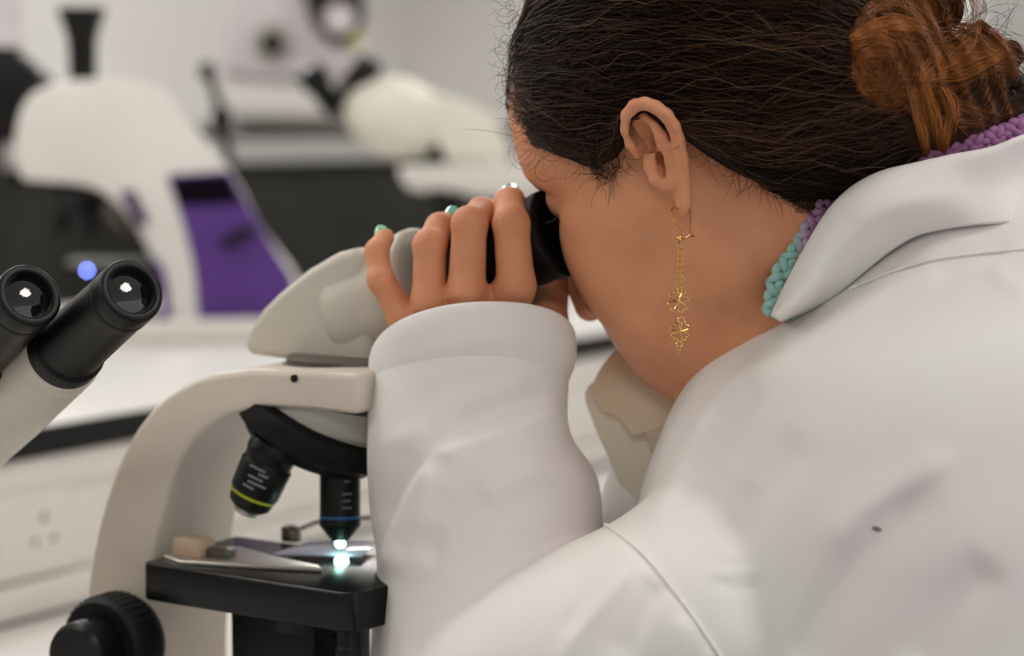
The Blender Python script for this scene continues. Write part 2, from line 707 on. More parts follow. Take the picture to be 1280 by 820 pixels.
# ---- power sockets on the trunking
def socket(pxy):
    c = on_plane(pxy[0], pxy[1], along(0, 0.012, 0), BN)
    e = thing('power_socket', pxy[2], 'power socket', c)
    fc = c - BN * 0.004
    part('faceplate', box(fc, (BD, BN, ZZ), (0.073, 0.004, 0.043), 0.003), M['trunk'], e)
    for sgn in (-1, 1):
        for (a, b, ha, hb) in ((0, .011, .0022, .0042), (-.0115, -.0105, .0034, .0020), (.0115, -.0105, .0034, .0020)):
            q = fc + BD * (a + sgn * 0.036) + ZZ * b - BN * 0.0036
            part('pin_hole', box(q, (BD, BN, ZZ), (ha, .0012, hb), 0.0004), M['hole'], e)
    return e


socket((10, 668, 'white double mains socket on the trunking left of the microscope arm'))

# ---- dark bench beyond, its pale rail and ledge
scr = thing('bench_divider', 'tall dark grey bench divider with pale grey ledge behind the purple microscope', 'divider', along(0.3, 1.55, 0))
zl = CAM[2] + 0.004
slab('dark_panel', -4, 5, 1.50, 1.54, 0.0, zl - 0.096, M['dark_panel'], scr)
slab('rail', -4, 5, 1.47, 1.54, zl - 0.095, zl - 0.045, M['grey_rail'], scr, 0.004)
slab('shadow_gap', -4, 5, 1.50, 1.54, zl - 0.0445, zl - 0.0205, M['dullsteel'], scr)  # dark steel strip colours in the shadow gap under the ledge
slab('ledge', -4, 5, 1.46, 2.0, zl - 0.02, zl, M['white_top'], scr, 0.003)
slab('carcass', -4, 5, 1.545, 1.98, 0.0, zl - 0.0205, M['dark_panel'], scr)

# ================================================================== front microscope
YW = math.radians(30)
XL = np.array([math.cos(YW), -math.sin(YW), 0])     # towards its user
YL = np.array([math.sin(YW), math.cos(YW), 0])      # away from the camera
A0 = P(200, 600, 1.16)                               # a point of the near side of the arm


def fs(pts, off=0.0):
    """outline points on the near side of the front microscope, moved off metres away"""
    return [on_plane(x, y, A0 + YL * off, YL) for x, y in pts]


mic = thing('microscope', 'cream compound microscope the woman is looking into', 'microscope', np.append((A0 + XL * .06 + YL * .035)[:2], BENCH))
outer = spline([(104, 1010), (103, 900), (104, 800), (110, 720), (128, 635), (156, 560), (198, 503), (250, 472), (310, 462)], 44).tolist()
inner = spline([(330, 509), (276, 524), (232, 566), (206, 632), (193, 700), (188, 800), (187, 900), (187, 1010)], 40).tolist()
arm_out = outer + [(400, 464), (447, 468), (447, 519), (430, 517), (390, 512)] + inner
part('arm', prism(fs(arm_out), YL * 0.075, 0.004), M['pinkcream'], mic, sharp=30)
cb = np.append((A0 + XL * .09 + YL * .037)[:2], BENCH + .024)
part('base', box(cb, (XL, YL, ZZ), (.14, .095, .0235), .012, 4), M['cream'], mic)
# optical head
hd = [(303, 443), (303, 428), (308, 412), (325, 387), (347, 365), (383, 336), (418, 316), (436, 311), (448, 313), (452, 330), (462, 400), (466, 463), (440, 460), (400, 456)]
part('head_housing', prism(fs(hd, 0.048), YL * 0.05, 0.006, 4), M['cream'], mic, sharp=28)
q = on_plane(436, 462, A0 + YL * .052, YL)
part('dovetail_ring', revolve(q + ZZ * .008, -ZZ, bevel_prof([(0, .036), (.004, .036), (.004, .0385), (.011, .0385)]), 64), M['dullsteel'], mic)
q2 = on_plane(368, 473, A0 - YL * .0003, YL)
part('set_screw', revolve(q2 + YL * .001, -YL, [(0, .0022), (.0018, .0022), (.0022, .0016)], 20), M['black'], mic)
# binocular tube: cream sleeve, black eyepiece with rubber cup
EL = math.radians(21)
TX = unit(XL * math.cos(EL) + ZZ * math.sin(EL))
T0 = P(466, 384, 1.168)
part('binocular_tube', revolve(T0 - TX * .019, TX, bevel_prof([(0, .024), (.002, .030), (.006, .0335), (.012, .0345), (.054, .0335), (.056, .0345), (.062, .0345), (.064, .031)], .002), 72), M['cream'], mic)
for sgn, ln in ((0, 1),):
    ey = part('eyepiece', revolve(T0 + TX * .056, TX, bevel_prof([(0, .031), (.010, .031), (.012, .0250), (.022, .0245), (.024, .0228), (.056, .0228)]), 64), M['black'], mic)
    part('eyecup', revolve(T0 + TX * .108, TX, bevel_prof([(0, .0232), (.004, .0245), (.014, .0245), (.020, .0255), (.024, .0250), (.024, .019), (.019, .017)]), 64), M['rubber'], ey)
    part('diopter_ring', revolve(T0 + TX * .086, TX, bevel_prof([(0, .0232), (.001, .0242), (.012, .0242), (.013, .0232)]), 64), M['rubber'], ey)
T1 = T0 + YL * .060 - TX * .004
ey2 = part('eyepiece', revolve(T1 + TX * .05, TX, bevel_prof([(0, .0285), (.012, .0285), (.014, .022), (.055, .022)]), 48), M['black'], mic)
part('eyecup', revolve(T1 + TX * .100, TX, bevel_prof([(0, .0225), (.004, .0240), (.026, .0250), (.030, .0245), (.030, .019), (.024, .017)]), 48), M['rubber'], ey2)
part('binocular_tube', revolve(T1 - TX * .012, TX, bevel_prof([(0, .020), (.012, .029), (.06, .029), (.064, .026)], .002), 60), M['cream'], mic)
# nosepiece
TC = P(402, 520, 1.150)
TA = unit(cv(-.40, .24, -.90))
part('nosepiece_mount', revolve(P(420, 498, 1.155), unit(cv(-.22, .1, -.95)), bevel_prof([(0, .047), (.014, .046), (.022, .040), (.026, .03)]), 64), M['greyun'], mic)
tur = part('turret', revolve(TC, TA, bevel_prof([(-.004, .038), (-.001, .0465), (.012, .0475), (.014, .044), (.021, .038), (.024, .02)], .0012), 80), M['rubber'], mic)


def objective(p0, ax, prof, tag_, ring, ring_m, tip=None):
    o = part('objective', revolve(p0, ax, bevel_prof(prof, .0008), 48), M['black'], mic)
    o['label'] = tag_
    a, r = ring
    part('colour_ring', revolve(p0 + ax * a, ax, [(0, r), (.0003, r + .0003), (.0015, r + .0003), (.0018, r)], 48), ring_m, o)
    if tip:
        part('front_lens', revolve(p0 + ax * tip[0], ax, [(0, tip[1]), (.003, tip[1]), (.004, tip[1] * .6)], 32), tip[2], o)
    return o


o1p, o1a = P(425, 566, 1.138), unit(cv(0, 0.02, -1))
ob1 = objective(o1p, o1a, [(0, .0125), (.004, .0124), (.005, .0116), (.038, .0116), (.0385, .0118), (.0415, .0118), (.0485, .0062), (.0500, .0050)],
                'upright black objective with a blue ring over the lit spot', (.0355, .0116), M['blue'])
part('front_lens', ellipsoid(o1p + o1a * .0520, (RT, FW, UP), (.0030, .0030, .0026), 24, 14), M['lamp'], ob1)  # not a lamp: its glow imitates light coming up from the condenser
# faint engraved marks on its barrel
for i, (dz, ln) in enumerate(((.012, .005), (.0155, .0035), (.0225, .0055), (.0265, .0045), (.0305, .0055))):
    ang0 = unit(-FW + RT * .45)
    ang0 = unit(ang0 - o1a * np.dot(ang0, o1a))
    tv = np.cross(o1a, ang0)
    part('engraved_mark', box(o1p + o1a * dz + ang0 * .01155, (tv, ang0, o1a), (ln / 2, .0003, .0005)), M['etched'], ob1)
o2p = P(346, 553, 1.125)
o2a = unit(P(306, 642, 1.130) - o2p)
ob2 = objective(o2p, o2a, [(0, .0145), (.006, .0150), (.010, .0140), (.013, .0138), (.0135, .0150), (.031, .0143), (.0315, .0136), (.039, .0120), (.042, .0080)],
                'tilted black objective with a yellow ring', (.0322, .0133), M['yellow'], (.0415, .0070, M['steel']))
for i, (dz, ln, off) in enumerate(((.015, .010, -.2), (.0175, .006, .15), (.0205, .009, -.1), (.0235, .011, .05), (.0265, .007, -.25))):
    ang0 = unit(-FW + cv(off, 0, 0))
    ang0 = unit(ang0 - o2a * np.dot(ang0, o2a))
    tv = np.cross(o2a, ang0)
    part('engraved_mark', box(o2p + o2a * dz + ang0 * .0147, (tv, ang0, o2a), (ln / 2, .0003, .0006)), M['etched'], ob2)
# stage
S0 = P(175, 703, 1.135)
ST = S0[2]


def stg(px, py, z=0.0):
    """point of the stage's top plane, z above it"""
    r = ray(px, py)
    return CAM + r * ((ST + z - CAM[2]) / r[2])


ncr = stg(446, 744)
XS = unit(ncr - S0)
YS = np.cross(ZZ, XS)
Ls = np.linalg.norm(ncr - S0)
cr = [S0 + YS * .004, S0 + XS * .004, S0 + XS * (Ls - .012), S0 + XS * (Ls - .003) + YS * .003, S0 + XS * Ls + YS * .012,
      S0 + XS * (Ls + .008) + YS * .078, S0 + XS * (Ls + .002) + YS * .086, S0 + YS * .086]
part('stage', prism([c - ZZ * .0215 for c in cr], ZZ * .0215, .0015), M['gloss'], mic, sharp=30)
# specimen holder: rear bar, curved finger, thumb block
hb = stg(240, 698)
part('holder_bar', prism([stg(*p) for p in ((205, 699), (232, 689), (300, 688), (352, 702), (398, 711), (402, 716), (300, 711), (222, 706))], ZZ * .0025, .0006), M['steel'], mic)
part('holder_block', box(stg(243, 697) + ZZ * .006, (XS, YS, ZZ), (.010, .008, .0058), .002), M['beigeplastic'], mic)
part('holder_block', box(stg(268, 698) + ZZ * .0035, (XS, YS, ZZ), (.012, .006, .0034), .002), M['dullsteel'], mic)
arm2 = [stg(378, 668) + ZZ * .004, stg(400, 664) + ZZ * .006, stg(450, 660) + ZZ * .006, stg(500, 655) + ZZ * .006]
hb2 = part('holder_arm', tube(spline(arm2, 20), .0014, 8), M['dullsteel'], mic)
part('holder_knob', revolve(stg(364, 675), ZZ, bevel_prof([(0, .006), (.008, .006), (.009, .004)]), 28), M['dullsteel'], mic)
part('lit_aperture', revolve(stg(427, 703), ZZ, [(0, .0040), (.0022, .0038), (.003, .0026)], 32), M['lamp'], mic)  # glowing disc stands in for condenser light in the aperture
# below the stage: bracket, condenser, drive shaft, focus knobs
part('stage_bracket', box(S0 + XS * .075 + YS * .052 - ZZ * .075, (XS, YS, ZZ), (.030, .028, .053), .003), M['black'], mic)
part('condenser', revolve(S0 + XS * .088 + YS * .046 - ZZ * .022, -ZZ, bevel_prof([(0, .026), (.012, .026), (.014, .022), (.035, .022), (.045, .017), (.06, .017)]), 48), M['black'], mic)
dk = S0 + XS * (Ls - .014) + YS * .012 - ZZ * .0215
part('stage_drive', revolve(dk, -ZZ, bevel_prof([(0, .0068), (.010, .0068), (.011, .0075), (.022, .0075), (.023, .0072), (.06, .0072), (.061, .011), (.09, .011)]), 36), M['black'], mic)
kc = P(158, 800, 1.16)
fk = part('coarse_focus_knob', revolve(kc + YL * .004, -YL, bevel_prof([(0, .026), (.006, .0295), (.024, .0295), (.028, .027)], .002), 72), M['rubber'], mic)
kn = []
for i in range(40):
    a = 2 * math.pi * i / 40
    c = kc - YL * .011 + (XL * math.cos(a) + ZZ * math.sin(a)) * .0296
    kn.append(tube([c + YL * .009, c - YL * .009], .00045, 6))
part('knurl', join(*kn), M['rubber'], fk)
part('fine_focus_knob', revolve(kc - YL * .022, -YL, bevel_prof([(0, .017), (.003, .0195), (.020, .0195), (.024, .017)], .002), 56), M['black'], mic)
# lamp in the base
lb = np.append((S0 + XS * .088 + YS * .046)[:2], BENCH + .047)
part('lamp_housing', revolve(lb, ZZ, bevel_prof([(0, .03), (.022, .028), (.026, .024)]), 48), M['black'], mic)

sl = [stg(*p) for p in ((343, 699), (388, 684), (474, 684), (452, 702))]
sd = part('glass_slide', prism([s + ZZ * .0026 for s in sl], ZZ * .0012, .0002), M['glass'])
tag(sd, 'thin glass slide lying on the black stage beside the lit spot', 'slide')

# ================================================================== foreground microscope (left edge)
fg = thing('microscope', 'cream microscope with two bare black eyepieces at the left edge', 'microscope', np.append(P(-120, 700, 1.02)[:2], BENCH))
GX = unit(cv(.56, -.74, .37))                       # eyepiece axis, towards its user
for (ex, ey_, dd) in ((166, 362, .985), (38, 368, .998)):
    g1 = P(ex, ey_, dd)
    o = part('eyepiece', revolve(g1, -GX, bevel_prof([(.0050, .0105), (.0047, .0118), (.0008, .0122), (0, .0130), (0.0, .0158), (.0015, .0168), (.011, .0170), (.0118, .0165), (.0126, .0171), (.016, .0171), (.0168, .0167), (.076, .0178), (.078, .0200), (.090, .0204), (.093, .018)], .0006), 72), M['black'], fg)
    part('eye_lens', revolve(g1 - GX * .0049, GX, [(0, .0118), (.0006, .0116), (.0020, .0085), (.0027, .0045), (.003, .001)], 48), M['lens'], o)
    part('sleeve', revolve(g1 - GX * .0865, -GX, bevel_prof([(0, .0195), (.0012, .0215), (.011, .0218), (.0116, .0214), (.0122, .0219), (.08, .0235), (.15, .0235)], .0008), 64), M['cream'], fg)
hc = P(-110, 590, 1.14)
GH = unit(np.array([GX[0], GX[1], 0]))
GS = np.cross(ZZ, GH)
part('head_housing', prism([hc + q_[0] * GH + q_[1] * ZZ - GS * .045 for q_ in ((.015, .02), (.02, -.03), (-.03, -.07), (-.12, -.07), (-.11, -.02), (-.05, .02))], GS * .09, .015, 4), M['cream'], fg)
part('arm', prism([hc + q_[0] * GH + q_[1] * ZZ - GS * .035 for q_ in ((.01, -.072), (-.17, -.072), (-.19, -.10), (-.19, BENCH + .02 - hc[2]), (-.14, BENCH + .02 - hc[2]), (-.14, -.12), (.01, -.11))], GS * .07, .01, 3), M['cream'], fg)
bc_ = hc - GH * .10
part('base', box(np.append(bc_[:2], BENCH + .023), (GH, GS, ZZ), (.12, .08, .0225), .012, 4), M['cream'], fg)

# ================================================================== purple microscope behind
D2 = 2.50
Q0 = P(230, 300, D2)
QN = unit(np.array([-0.17, 1.0, 0]))
QX = unit(np.cross(QN, ZZ))


def pq(pts, off=0.0):
    return [on_plane(x, y, Q0 + QN * off, QN) for x, y in pts]


basez = SHELF
pm = thing('microscope', 'white microscope with purple side panels standing on the raised shelf', 'microscope', np.append((Q0 + QN * .06)[:2], SHELF))
body = spline([(26, 222), (18, 190), (30, 130), (60, 106), (150, 100), (200, 110), (236, 152), (288, 212), (330, 288), (374, 352), (366, 400)], 44).tolist() \
    + [(352, 417), (210, 421)] + spline([(206, 380), (198, 345), (182, 306), (156, 266), (118, 236), (64, 228), (34, 226)], 26).tolist()
part('arm', prism(pq(body), QN * 0.12, 0.006), M['white_enamel'], pm, sharp=30)
pan = spline([(208, 219), (229, 280), (243, 340), (249, 414)], 16).tolist() + [(344, 402), (362, 385), (366, 356)] + spline([(368, 352), (334, 296), (306, 247), (287, 213)], 12).tolist()
pp_ = part('side_panel', prism(pq(pan, -.004), QN * 0.02, 0.002), M['purple'], pm, sharp=30)
part('recess_shade', prism(pq([(213, 222), (284, 218), (302, 254), (224, 258)], -.0065), QN * 0.004, 0.001), M['deep_purple'], pp_)  # raised plate, the hollow's shade is put into its colour
part('clip', prism(pq([(272, 304), (308, 282), (320, 284), (318, 294), (284, 312)], -.016), QN * 0.012, 0.003), M['black'], pp_)
part('side_slot', prism(pq([(150, 240), (166, 238), (186, 276), (178, 284), (170, 280)], -.006), QN * 0.012, 0.001), M['dark_slot'], pm)
part('side_slot', prism(pq(spline([(190, 322), (202, 332), (211, 370), (213, 414)], 10).tolist() + [(203, 418), (200, 370)], -.006), QN * 0.012, 0.001), M['purple'], pm)
pb = pq([(60, 404), (352, 404), (352, 428), (60, 428)], -.02)
pz = [np.append(p[:2], SHELF + .03 if i < 2 else SHELF) for i, p in enumerate(pb)]
part('base', prism(pz, QN * .17, .006), M['white_enamel'], pm)
pfun = on_plane(104, 112, Q0 + QN * .06, QN)
sp = D2 / FPX
part('camera_port', revolve(pfun - ZZ * .01, ZZ, bevel_prof([(0, 17 * sp), (.028, 17 * sp), (.07, 18 * sp), (.083, 21 * sp), (.108, 30 * sp), (.112, 30 * sp)], .001), 48), M['black'], pm)
tz = on_plane(105, 232, Q0 + QN * .06, QN)
ptt = part('turret', revolve(tz + ZZ * .002, unit(np.array([-.25, 0, -1.0])), bevel_prof([(0, .04), (.016, .038), (.03, .024)]), 48), M['black'], pm)
for dx, tilt in ((-.020, -.35), (.006, .05), (.03, .5)):
    part('objective', revolve(tz + np.array([dx, 0, -.02]), unit(np.array([tilt, 0, -1.0])), bevel_prof([(0, .012), (.03, .0115), (.045, .007)]), 32), M['black'] if dx < .02 else M['dullsteel'], ptt)
stq = pq([(78, 332), (196, 332), (196, 350), (78, 350)], -.02)
part('stage', prism(stq, QN * .15, .002), M['black'], pm)
part('stage_bracket', prism(pq([(110, 351), (186, 351), (192, 404), (130, 404)], .03), QN * .06, .003), M['black'], pm)
part('lamp_glow', revolve(P(109, 338, 2.45), unit(cv(0, -1, 0)), [(0, .0022), (.001, .0022), (.0014, .0016)], 20), M['led'], pm)

# ================================================================== out-of-focus things further back
# cream microscope on the raised shelf, seen past the hand
D3 = 2.95
cm = thing('microscope', 'pale cream microscope behind the fingers, its black eyepieces forming a V', 'microscope', np.append(P(560, 340, 3.1)[:2], SHELF))
s3 = D3 / FPX
part('head_housing', ellipsoid(P(500, 148, D3), (unit(cv(.95, 0, -.3)), FW, unit(cv(.3, 0, .95))), (74 * s3, 60 * s3, 50 * s3)), M['cream_green'], cm)
C0 = P(560, 170, D3)
CN = FW * 1.0
part('arm', prism([P(x, y, D3 - .05) for x, y in spline([(525, 118), (570, 122), (612, 145), (634, 182), (632, 202), (600, 203), (560, 200), (545, 175), (520, 160)], 30)], FW * .12, .012, 4), M['cream_green'], cm, sharp=30)
part('stage', prism([P(x, y, D3 - .07) for x, y in ((496, 207), (700, 200), (700, 236), (640, 240), (560, 236), (502, 228))], FW * .16, .008, 3), M['white_enamel'], cm)
part('turret', revolve(P(545, 180, D3), -ZZ, bevel_prof([(0, .04), (.012, .035), (.02, .02)]), 40), M['black'], cm)
part('column', prism([P(x, y, D3) for x, y in ((640, 195), (700, 195), (700, 345), (640, 345))], FW * .09, .01), M['white_enamel'], cm)
ctop = P(560, 250, D3 + .02)
part('condenser', revolve(P(560, 236, D3 + .01), -ZZ, bevel_prof([(0, .028), (.02, .028), (.035, .02), (.05, .02)]), 40), M['black'], cm)
part('base', box(np.append(P(600, 330, D3 + .03)[:2], SHELF + .016), (RT, np.array([0, 1.0, 0]), ZZ), (.13, .1, .0155), .008, 3), M['white_enamel'], cm)
for (x0, y0, x1, y1) in ((420, 138, 383, 84), (418, 138, 465, 76)):
    a, b = P(x0, y0, D3 + .0), P(x1, y1, D3 - .03)
    L = np.linalg.norm(b - a)
    part('eyepiece', revolve(a, b - a, bevel_prof([(0, .017), (L * .55, .017), (L * .56, .021), (L, .021), (L + .001, .016)]), 40), M['black'], cm)

# mauve-grey microscope on the divider's ledge
D4 = 3.75
s4 = D4 / FPX
mm = thing('microscope', 'mauve grey microscope with a round black knob on the far ledge', 'microscope', np.append(P(350, 140, D4 + .05)[:2], zl))
part('body', prism([P(x, y, D4) for x, y in ((276, 92), (284, 40), (300, -40), (330, -120), (420, -120), (432, -20), (448, 40), (466, 96), (440, 104), (400, 82), (372, 96))], FW * .14, .012, 4), M['mauve'], mm, sharp=30)
part('base', prism([np.append(P(x, 120, D4 - .03)[:2], zl) for x in (284, 470)] + [np.append(P(x, 120, D4 - .03)[:2], zl + .05) for x in (470, 284)], FW * .2, .008), M['white_enamel'], mm)
kk = part('focus_knob', revolve(P(341, 54, D4 + .005), -FW, bevel_prof([(0, 25 * s4), (.02, 24 * s4), (.021, 14 * s4), (.04, 13 * s4)]), 48), M['greyun'], mm)
part('knob_cap', revolve(P(341, 54, D4 - .03), -FW, bevel_prof([(0, 15 * s4), (.012, 14 * s4)]), 40), M['black'], kk)
part('turret', prism([P(x, y, D4 - .04) for x, y in ((372, -30), (450, -30), (456, 20), (440, 50), (412, 54), (390, 30))], FW * .06, .012, 3), M['black'], mm)
part('lens_mount', revolve(P(424, 24, D4 - .045), -FW, bevel_prof([(0, 19 * s4), (.012, 17 * s4)]), 40), M['mauve'], mm)
part('objective', revolve(P(440, 40, D4 - .02), unit(cv(.2, 0, -1)), bevel_prof([(0, .014), (.02, .014), (.03, .010)]), 32), M['yellowbit'], mm)

# dark microscope at the far left
bm_ = thing('microscope', 'black bodied microscope at the far left edge behind the purple one', 'microscope', np.append(P(-10, 330, 2.75)[:2], SHELF))
part('head', prism([P(x, y, 2.70) for x, y in ((-60, 52), (12, 56), (34, 76), (54, 92), (36, 112), (26, 150), (14, 172), (-60, 172))], FW * .1, .01, 3), M['black'], bm_, sharp=30)
part('eyepiece', revolve(P(4, 62, 2.72), unit(cv(-.1, 0, 1)), bevel_prof([(0, .028), (.03, .026), (.05, .03), (.075, .03)]), 40), M['mauve'], bm_)
part('column', prism([P(x, y, 2.75) for x, y in ((-60, 160), (-12, 160), (-12, 395), (-60, 395))], FW * .08, .008), M['black'], bm_)
part('base', box(np.append(P(-30, 330, 2.78)[:2], SHELF + .016), (RT, np.array([0, 1.0, 0]), ZZ), (.09, .08, .0155), .006), M['black'], bm_)

# dark jointed lamp stand between purple and mauve microscopes
js = thing('desk_lamp', 'slim dark jointed lamp arm rising behind the purple microscope', 'lamp', np.append(P(292, 330, 3.1)[:2], SHELF))
jp = [P(261, 92, 3.1), P(270, 120, 3.1), P(276, 145, 3.1), P(284, 190, 3.1)]
jb = np.append(P(292, 330, 3.1)[:2], SHELF)
part('jointed_arm', tube(spline(jp + [jb + ZZ * .01], 40), .0075, 12), M['black'], js)
part('joint', ellipsoid(P(259, 89, 3.1), (RT, FW, UP), (.014, .014, .015)), M['black'], js)
part('joint', ellipsoid(P(277, 148, 3.1), (RT, FW, UP), (.017, .015, .020)), M['black'], js)
part('base', revolve(jb, ZZ, bevel_prof([(0, .06), (.012, .06), (.016, .05)]), 48), M['black'], js)

# pale cabinets on the far wall, right of the woman
for i, (px, m_, lb_) in enumerate(((1215, 'mauve', 'pale grey wall cabinet beyond the hair bun'),)):
    c = P(px, 70, 5.2)
    cb_ = thing('wall_cabinet', lb_, 'cabinet', c - ZZ * .3)
    part('body', box(c + ZZ * .1, (BD, BN, ZZ), (.35, .16, .28), .004), M['white_top'], cb_)
    part('door', box(c + ZZ * .1 - BN * .168 - BD * .172, (BD, BN, ZZ), (.166, .008, .27), .003), M['grey_rail'], cb_)
    part('door', box(c + ZZ * .1 - BN * .168 + BD * .172, (BD, BN, ZZ), (.166, .008, .27), .003), M['white_top'], cb_)
# ================================================================== the woman
SKIN = mat('skin', (217, 152, 115), 0.5, spec=0.3, sss=0.14, noise=(45, (210, 141, 105), .35, .7), bump=(420, 0.00012))
HAIRM = mat('dark_brown_hair', (24, 13, 8), 0.5, spec=0.2)
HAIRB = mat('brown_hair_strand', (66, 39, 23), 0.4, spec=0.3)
AUB = mat('auburn_hair', (128, 74, 32), 0.42, spec=0.4)
AUBL = mat('auburn_highlight', (170, 104, 46), 0.42, spec=0.4)  # lighter copy of the auburn, paints the bun's highlights
CLOTH = mat('white_cotton', (231, 228, 223), 0.85, spec=0.15, sheen=0.1, noise=(9, (228, 219, 219), .4, .7), bump=(1500, 0.00006))
CLOTH_SHADE = mat('cotton_shaded', (230, 212, 184), 0.85, spec=0.15)  # white cotton inside the collar, its shade put into the tan
NAILG = mat('green_nail_varnish', (70, 160, 110), 0.18, coat=0.6, noise=(260, (150, 215, 170), .45, .55))
NAILT = mat('teal_nail_varnish', (110, 180, 160), 0.18, coat=0.6)
LASH = mat('eyelash', (25, 16, 12), 0.5)
EYEW = mat('eye_white', (215, 205, 198), 0.15, spec=0.6)
LIP = mat('lip', (168, 92, 80), 0.4)

feet = np.array([0.32, 0.86, 0.0])
person = thing('person', 'woman in white lab coat, brown hair in a bun, looking into the cream microscope', 'person', feet)

# ---------------------------------------------------------------- head frame
CANAL = P(833, 226, 1.025)
al, ps, ro = math.radians(26), math.radians(31), math.radians(-2)
_X = np.array([-math.cos(al) * math.cos(ps), math.sin(ps), -math.sin(al) * math.cos(ps)])
_Z0 = np.array([-math.sin(al), 0, math.cos(al)])
_Y0 = np.cross(_Z0, _X)
_Z = _Z0 * math.cos(ro) + _Y0 * math.sin(ro)
_Y = np.cross(_Z, _X)
HX, HY, HZ = [cv(v[0], v[1], v[2]) for v in (_X, _Y, _Z)]
HO = CANAL - HY * .070


def H(x, y, z):
    return HO + HX * x + HY * y + HZ * z


def to_head(p):
    q = p - HO
    return np.stack([q @ HX, q @ HY, q @ HZ], -1)


CR_C = np.array((-.010, 0, .042))
CR_R = np.array((.100, .075, .092))

NECK_A = H(-.035, .0, -.035)
NECK_B = P(1075, 470, 1.09)


def ear_sd(p):
    """left ear: rim, inner ridge, bowl, flap and lobe"""
    def W(px, py, d):
        return P(px, py, d)
    helix = [W(*q) for q in ((797, 196, 1.017), (788, 180, 1.012), (783, 162, 1.008), (784, 144, 1.005), (793, 132, 1.002), (806, 129, 1.0),
                             (820, 134, .999), (833, 144, .999), (842, 158, 1.0), (848, 176, 1.002), (852, 198, 1.005), (854, 222, 1.009), (855, 244, 1.012))]
    hr = [.0016, .0026, .0030, .0032, .0032, .0032, .0033, .0034, .0034, .0034, .0034, .0035, .0036]
    d = sd_path(p, helix, hr, .002)
    lobe = sd_ell_axes(p, W(854, 257, 1.013), (.0040, .0045, .0066))
    d = smin(d, lobe, .004)
    anti = [W(*q) for q in ((806, 146, 1.008), (817, 158, 1.007), (827, 172, 1.007), (835, 188, 1.008), (839, 205, 1.010), (840, 222, 1.012), (838, 232, 1.013))]
    d = smin(d, sd_path(p, anti, [.0022, .0028, .0032, .0032, .0030, .0029, .0030], .002), .0022)
    # the shell behind, thin plate from the rim back to the skull
    plate = [W(*q) for q in ((800, 150, 1.014), (818, 172, 1.014), (836, 205, 1.016), (844, 240, 1.018))]
    d = smin(d, sd_path(p, plate, [.0050, .0070, .0060, .0036]), .004)
    back = [W(*q) for q in ((806, 145, 1.020), (836, 180, 1.022), (848, 215, 1.024))]
    d = smin(d, sd_path(p, back, [.005, .006, .005]), .005)
    trag = [W(*q) for q in ((812, 194, 1.016), (813, 208, 1.013), (819, 224, 1.013), (826, 233, 1.014))]
    d = smin(d, sd_path(p, trag, [.0030, .0034, .0032, .0024], .002), .003)
    at = sd_ell_axes(p, W(835, 229, 1.013), (.0028, .0035, .0042))
    return smin(d, at, .002)


def sd_ell_axes(p, c, r):
    q = np.stack([(p - c) @ RT, (p - c) @ FW, (p - c) @ UP], -1)
    return sd_ell(q, (0, 0, 0), r)


def head_sd(p):
    h = to_head(p)
    a = h.copy()
    a[:, 1] = np.abs(a[:, 1])
    d = sd_ell(h, CR_C, CR_R)
    d = smin(d, sd_ell(h, (.030, 0, -.012), (.064, .063, .075)), .02)
    # cheekbone, cheek, jaw, chin
    d = smin(d, sd_cone(a, (.064, .034, -.012), (.020, .058, -.004), .022, .012), .022)
    d = smin(d, sd_ell(a, (.060, .026, -.040), (.030, .028, .034)), .02)
    d = smin(d, sd_cone(a, (.000, .050, -.052), (.068, .014, -.082), .014, .016), .025)
    d = smin(d, sd_cone(a, (.004, .052, -.010), (.000, .050, -.054), .016, .014), .02)
    d = smin(d, sd_ell(h, (.078, 0, -.084), (.019, .020, .016)), .014)
    d = smin(d, sd_ell(h, (.048, 0, -.064), (.046, .042, .030)), .02)
    # brow and forehead
    d = smin(d, sd_cone(a, (.087, .006, .038), (.073, .040, .038), .0145, .0125), .014)
    d = smin(d, sd_ell(h, (.043, 0, .058), (.055, .062, .052)), .02)
    # eye socket and lid
    d = smax(d, -sd_ell(a, (.092, .033, .020), (.015, .017, .011)), .010)
    d = smin(d, sd_ell(a, (.0755, .032, .019), (.0125, .0145, .0120)), .004)
    # nose
    d = smin(d, sd_path(h, [(.093, 0, .030), (.101, 0, .002), (.108, 0, -.030), (.110, 0, -.039)], [.006, .0075, .0090, .0090], .004), .010)
    d = smin(d, sd_ell(a, (.097, .011, -.040), (.010, .008, .008)), .006)
    # mouth
    d = smin(d, sd_ell(h, (.082, 0, -.056), (.015, .025, .016)), .012)
    d = smin(d, sd_path(a, [(.0975, 0, -.054), (.091, .016, -.0565), (.085, .022, -.0585)], [.0052, .0046, .002]), .004)
    d = smin(d, sd_path(a, [(.0955, 0, -.0635), (.090, .014, -.0640), (.085, .021, -.0600)], [.0058, .0050, .002]), .004)
    # neck
    w = to_head(p)
    d = smin(d, sd_cone(p, NECK_A, NECK_B, .050, .060), .022)
    d = smin(d, sd_cone(p, H(.018, 0, -.062), P(960, 530, 1.11), .034, .045), .03)
    # soften where the ear grows out
    d = smin(d, ear_sd(p), .0030)
    # hollows of the ear
    d = smax(d, -sd_path(p, [P(*q) for q in ((793, 155, 1.005), (800, 167, 1.008), (810, 178, 1.012), (822, 184, 1.016))], [.0036, .0060, .0056, .0034]), .0014)
    d = smax(d, -sd_path(p, [P(*q) for q in ((828, 192, 1.011), (831, 205, 1.0145), (829, 219, 1.0145))], [.0032, .0048, .0034]), .0014)
    return smax(d, -sd_path(p, [P(*q) for q in ((826, 148, .997), (841, 170, .998), (846, 200, 1.0015))], [.0010, .0016, .0013]), .0016)


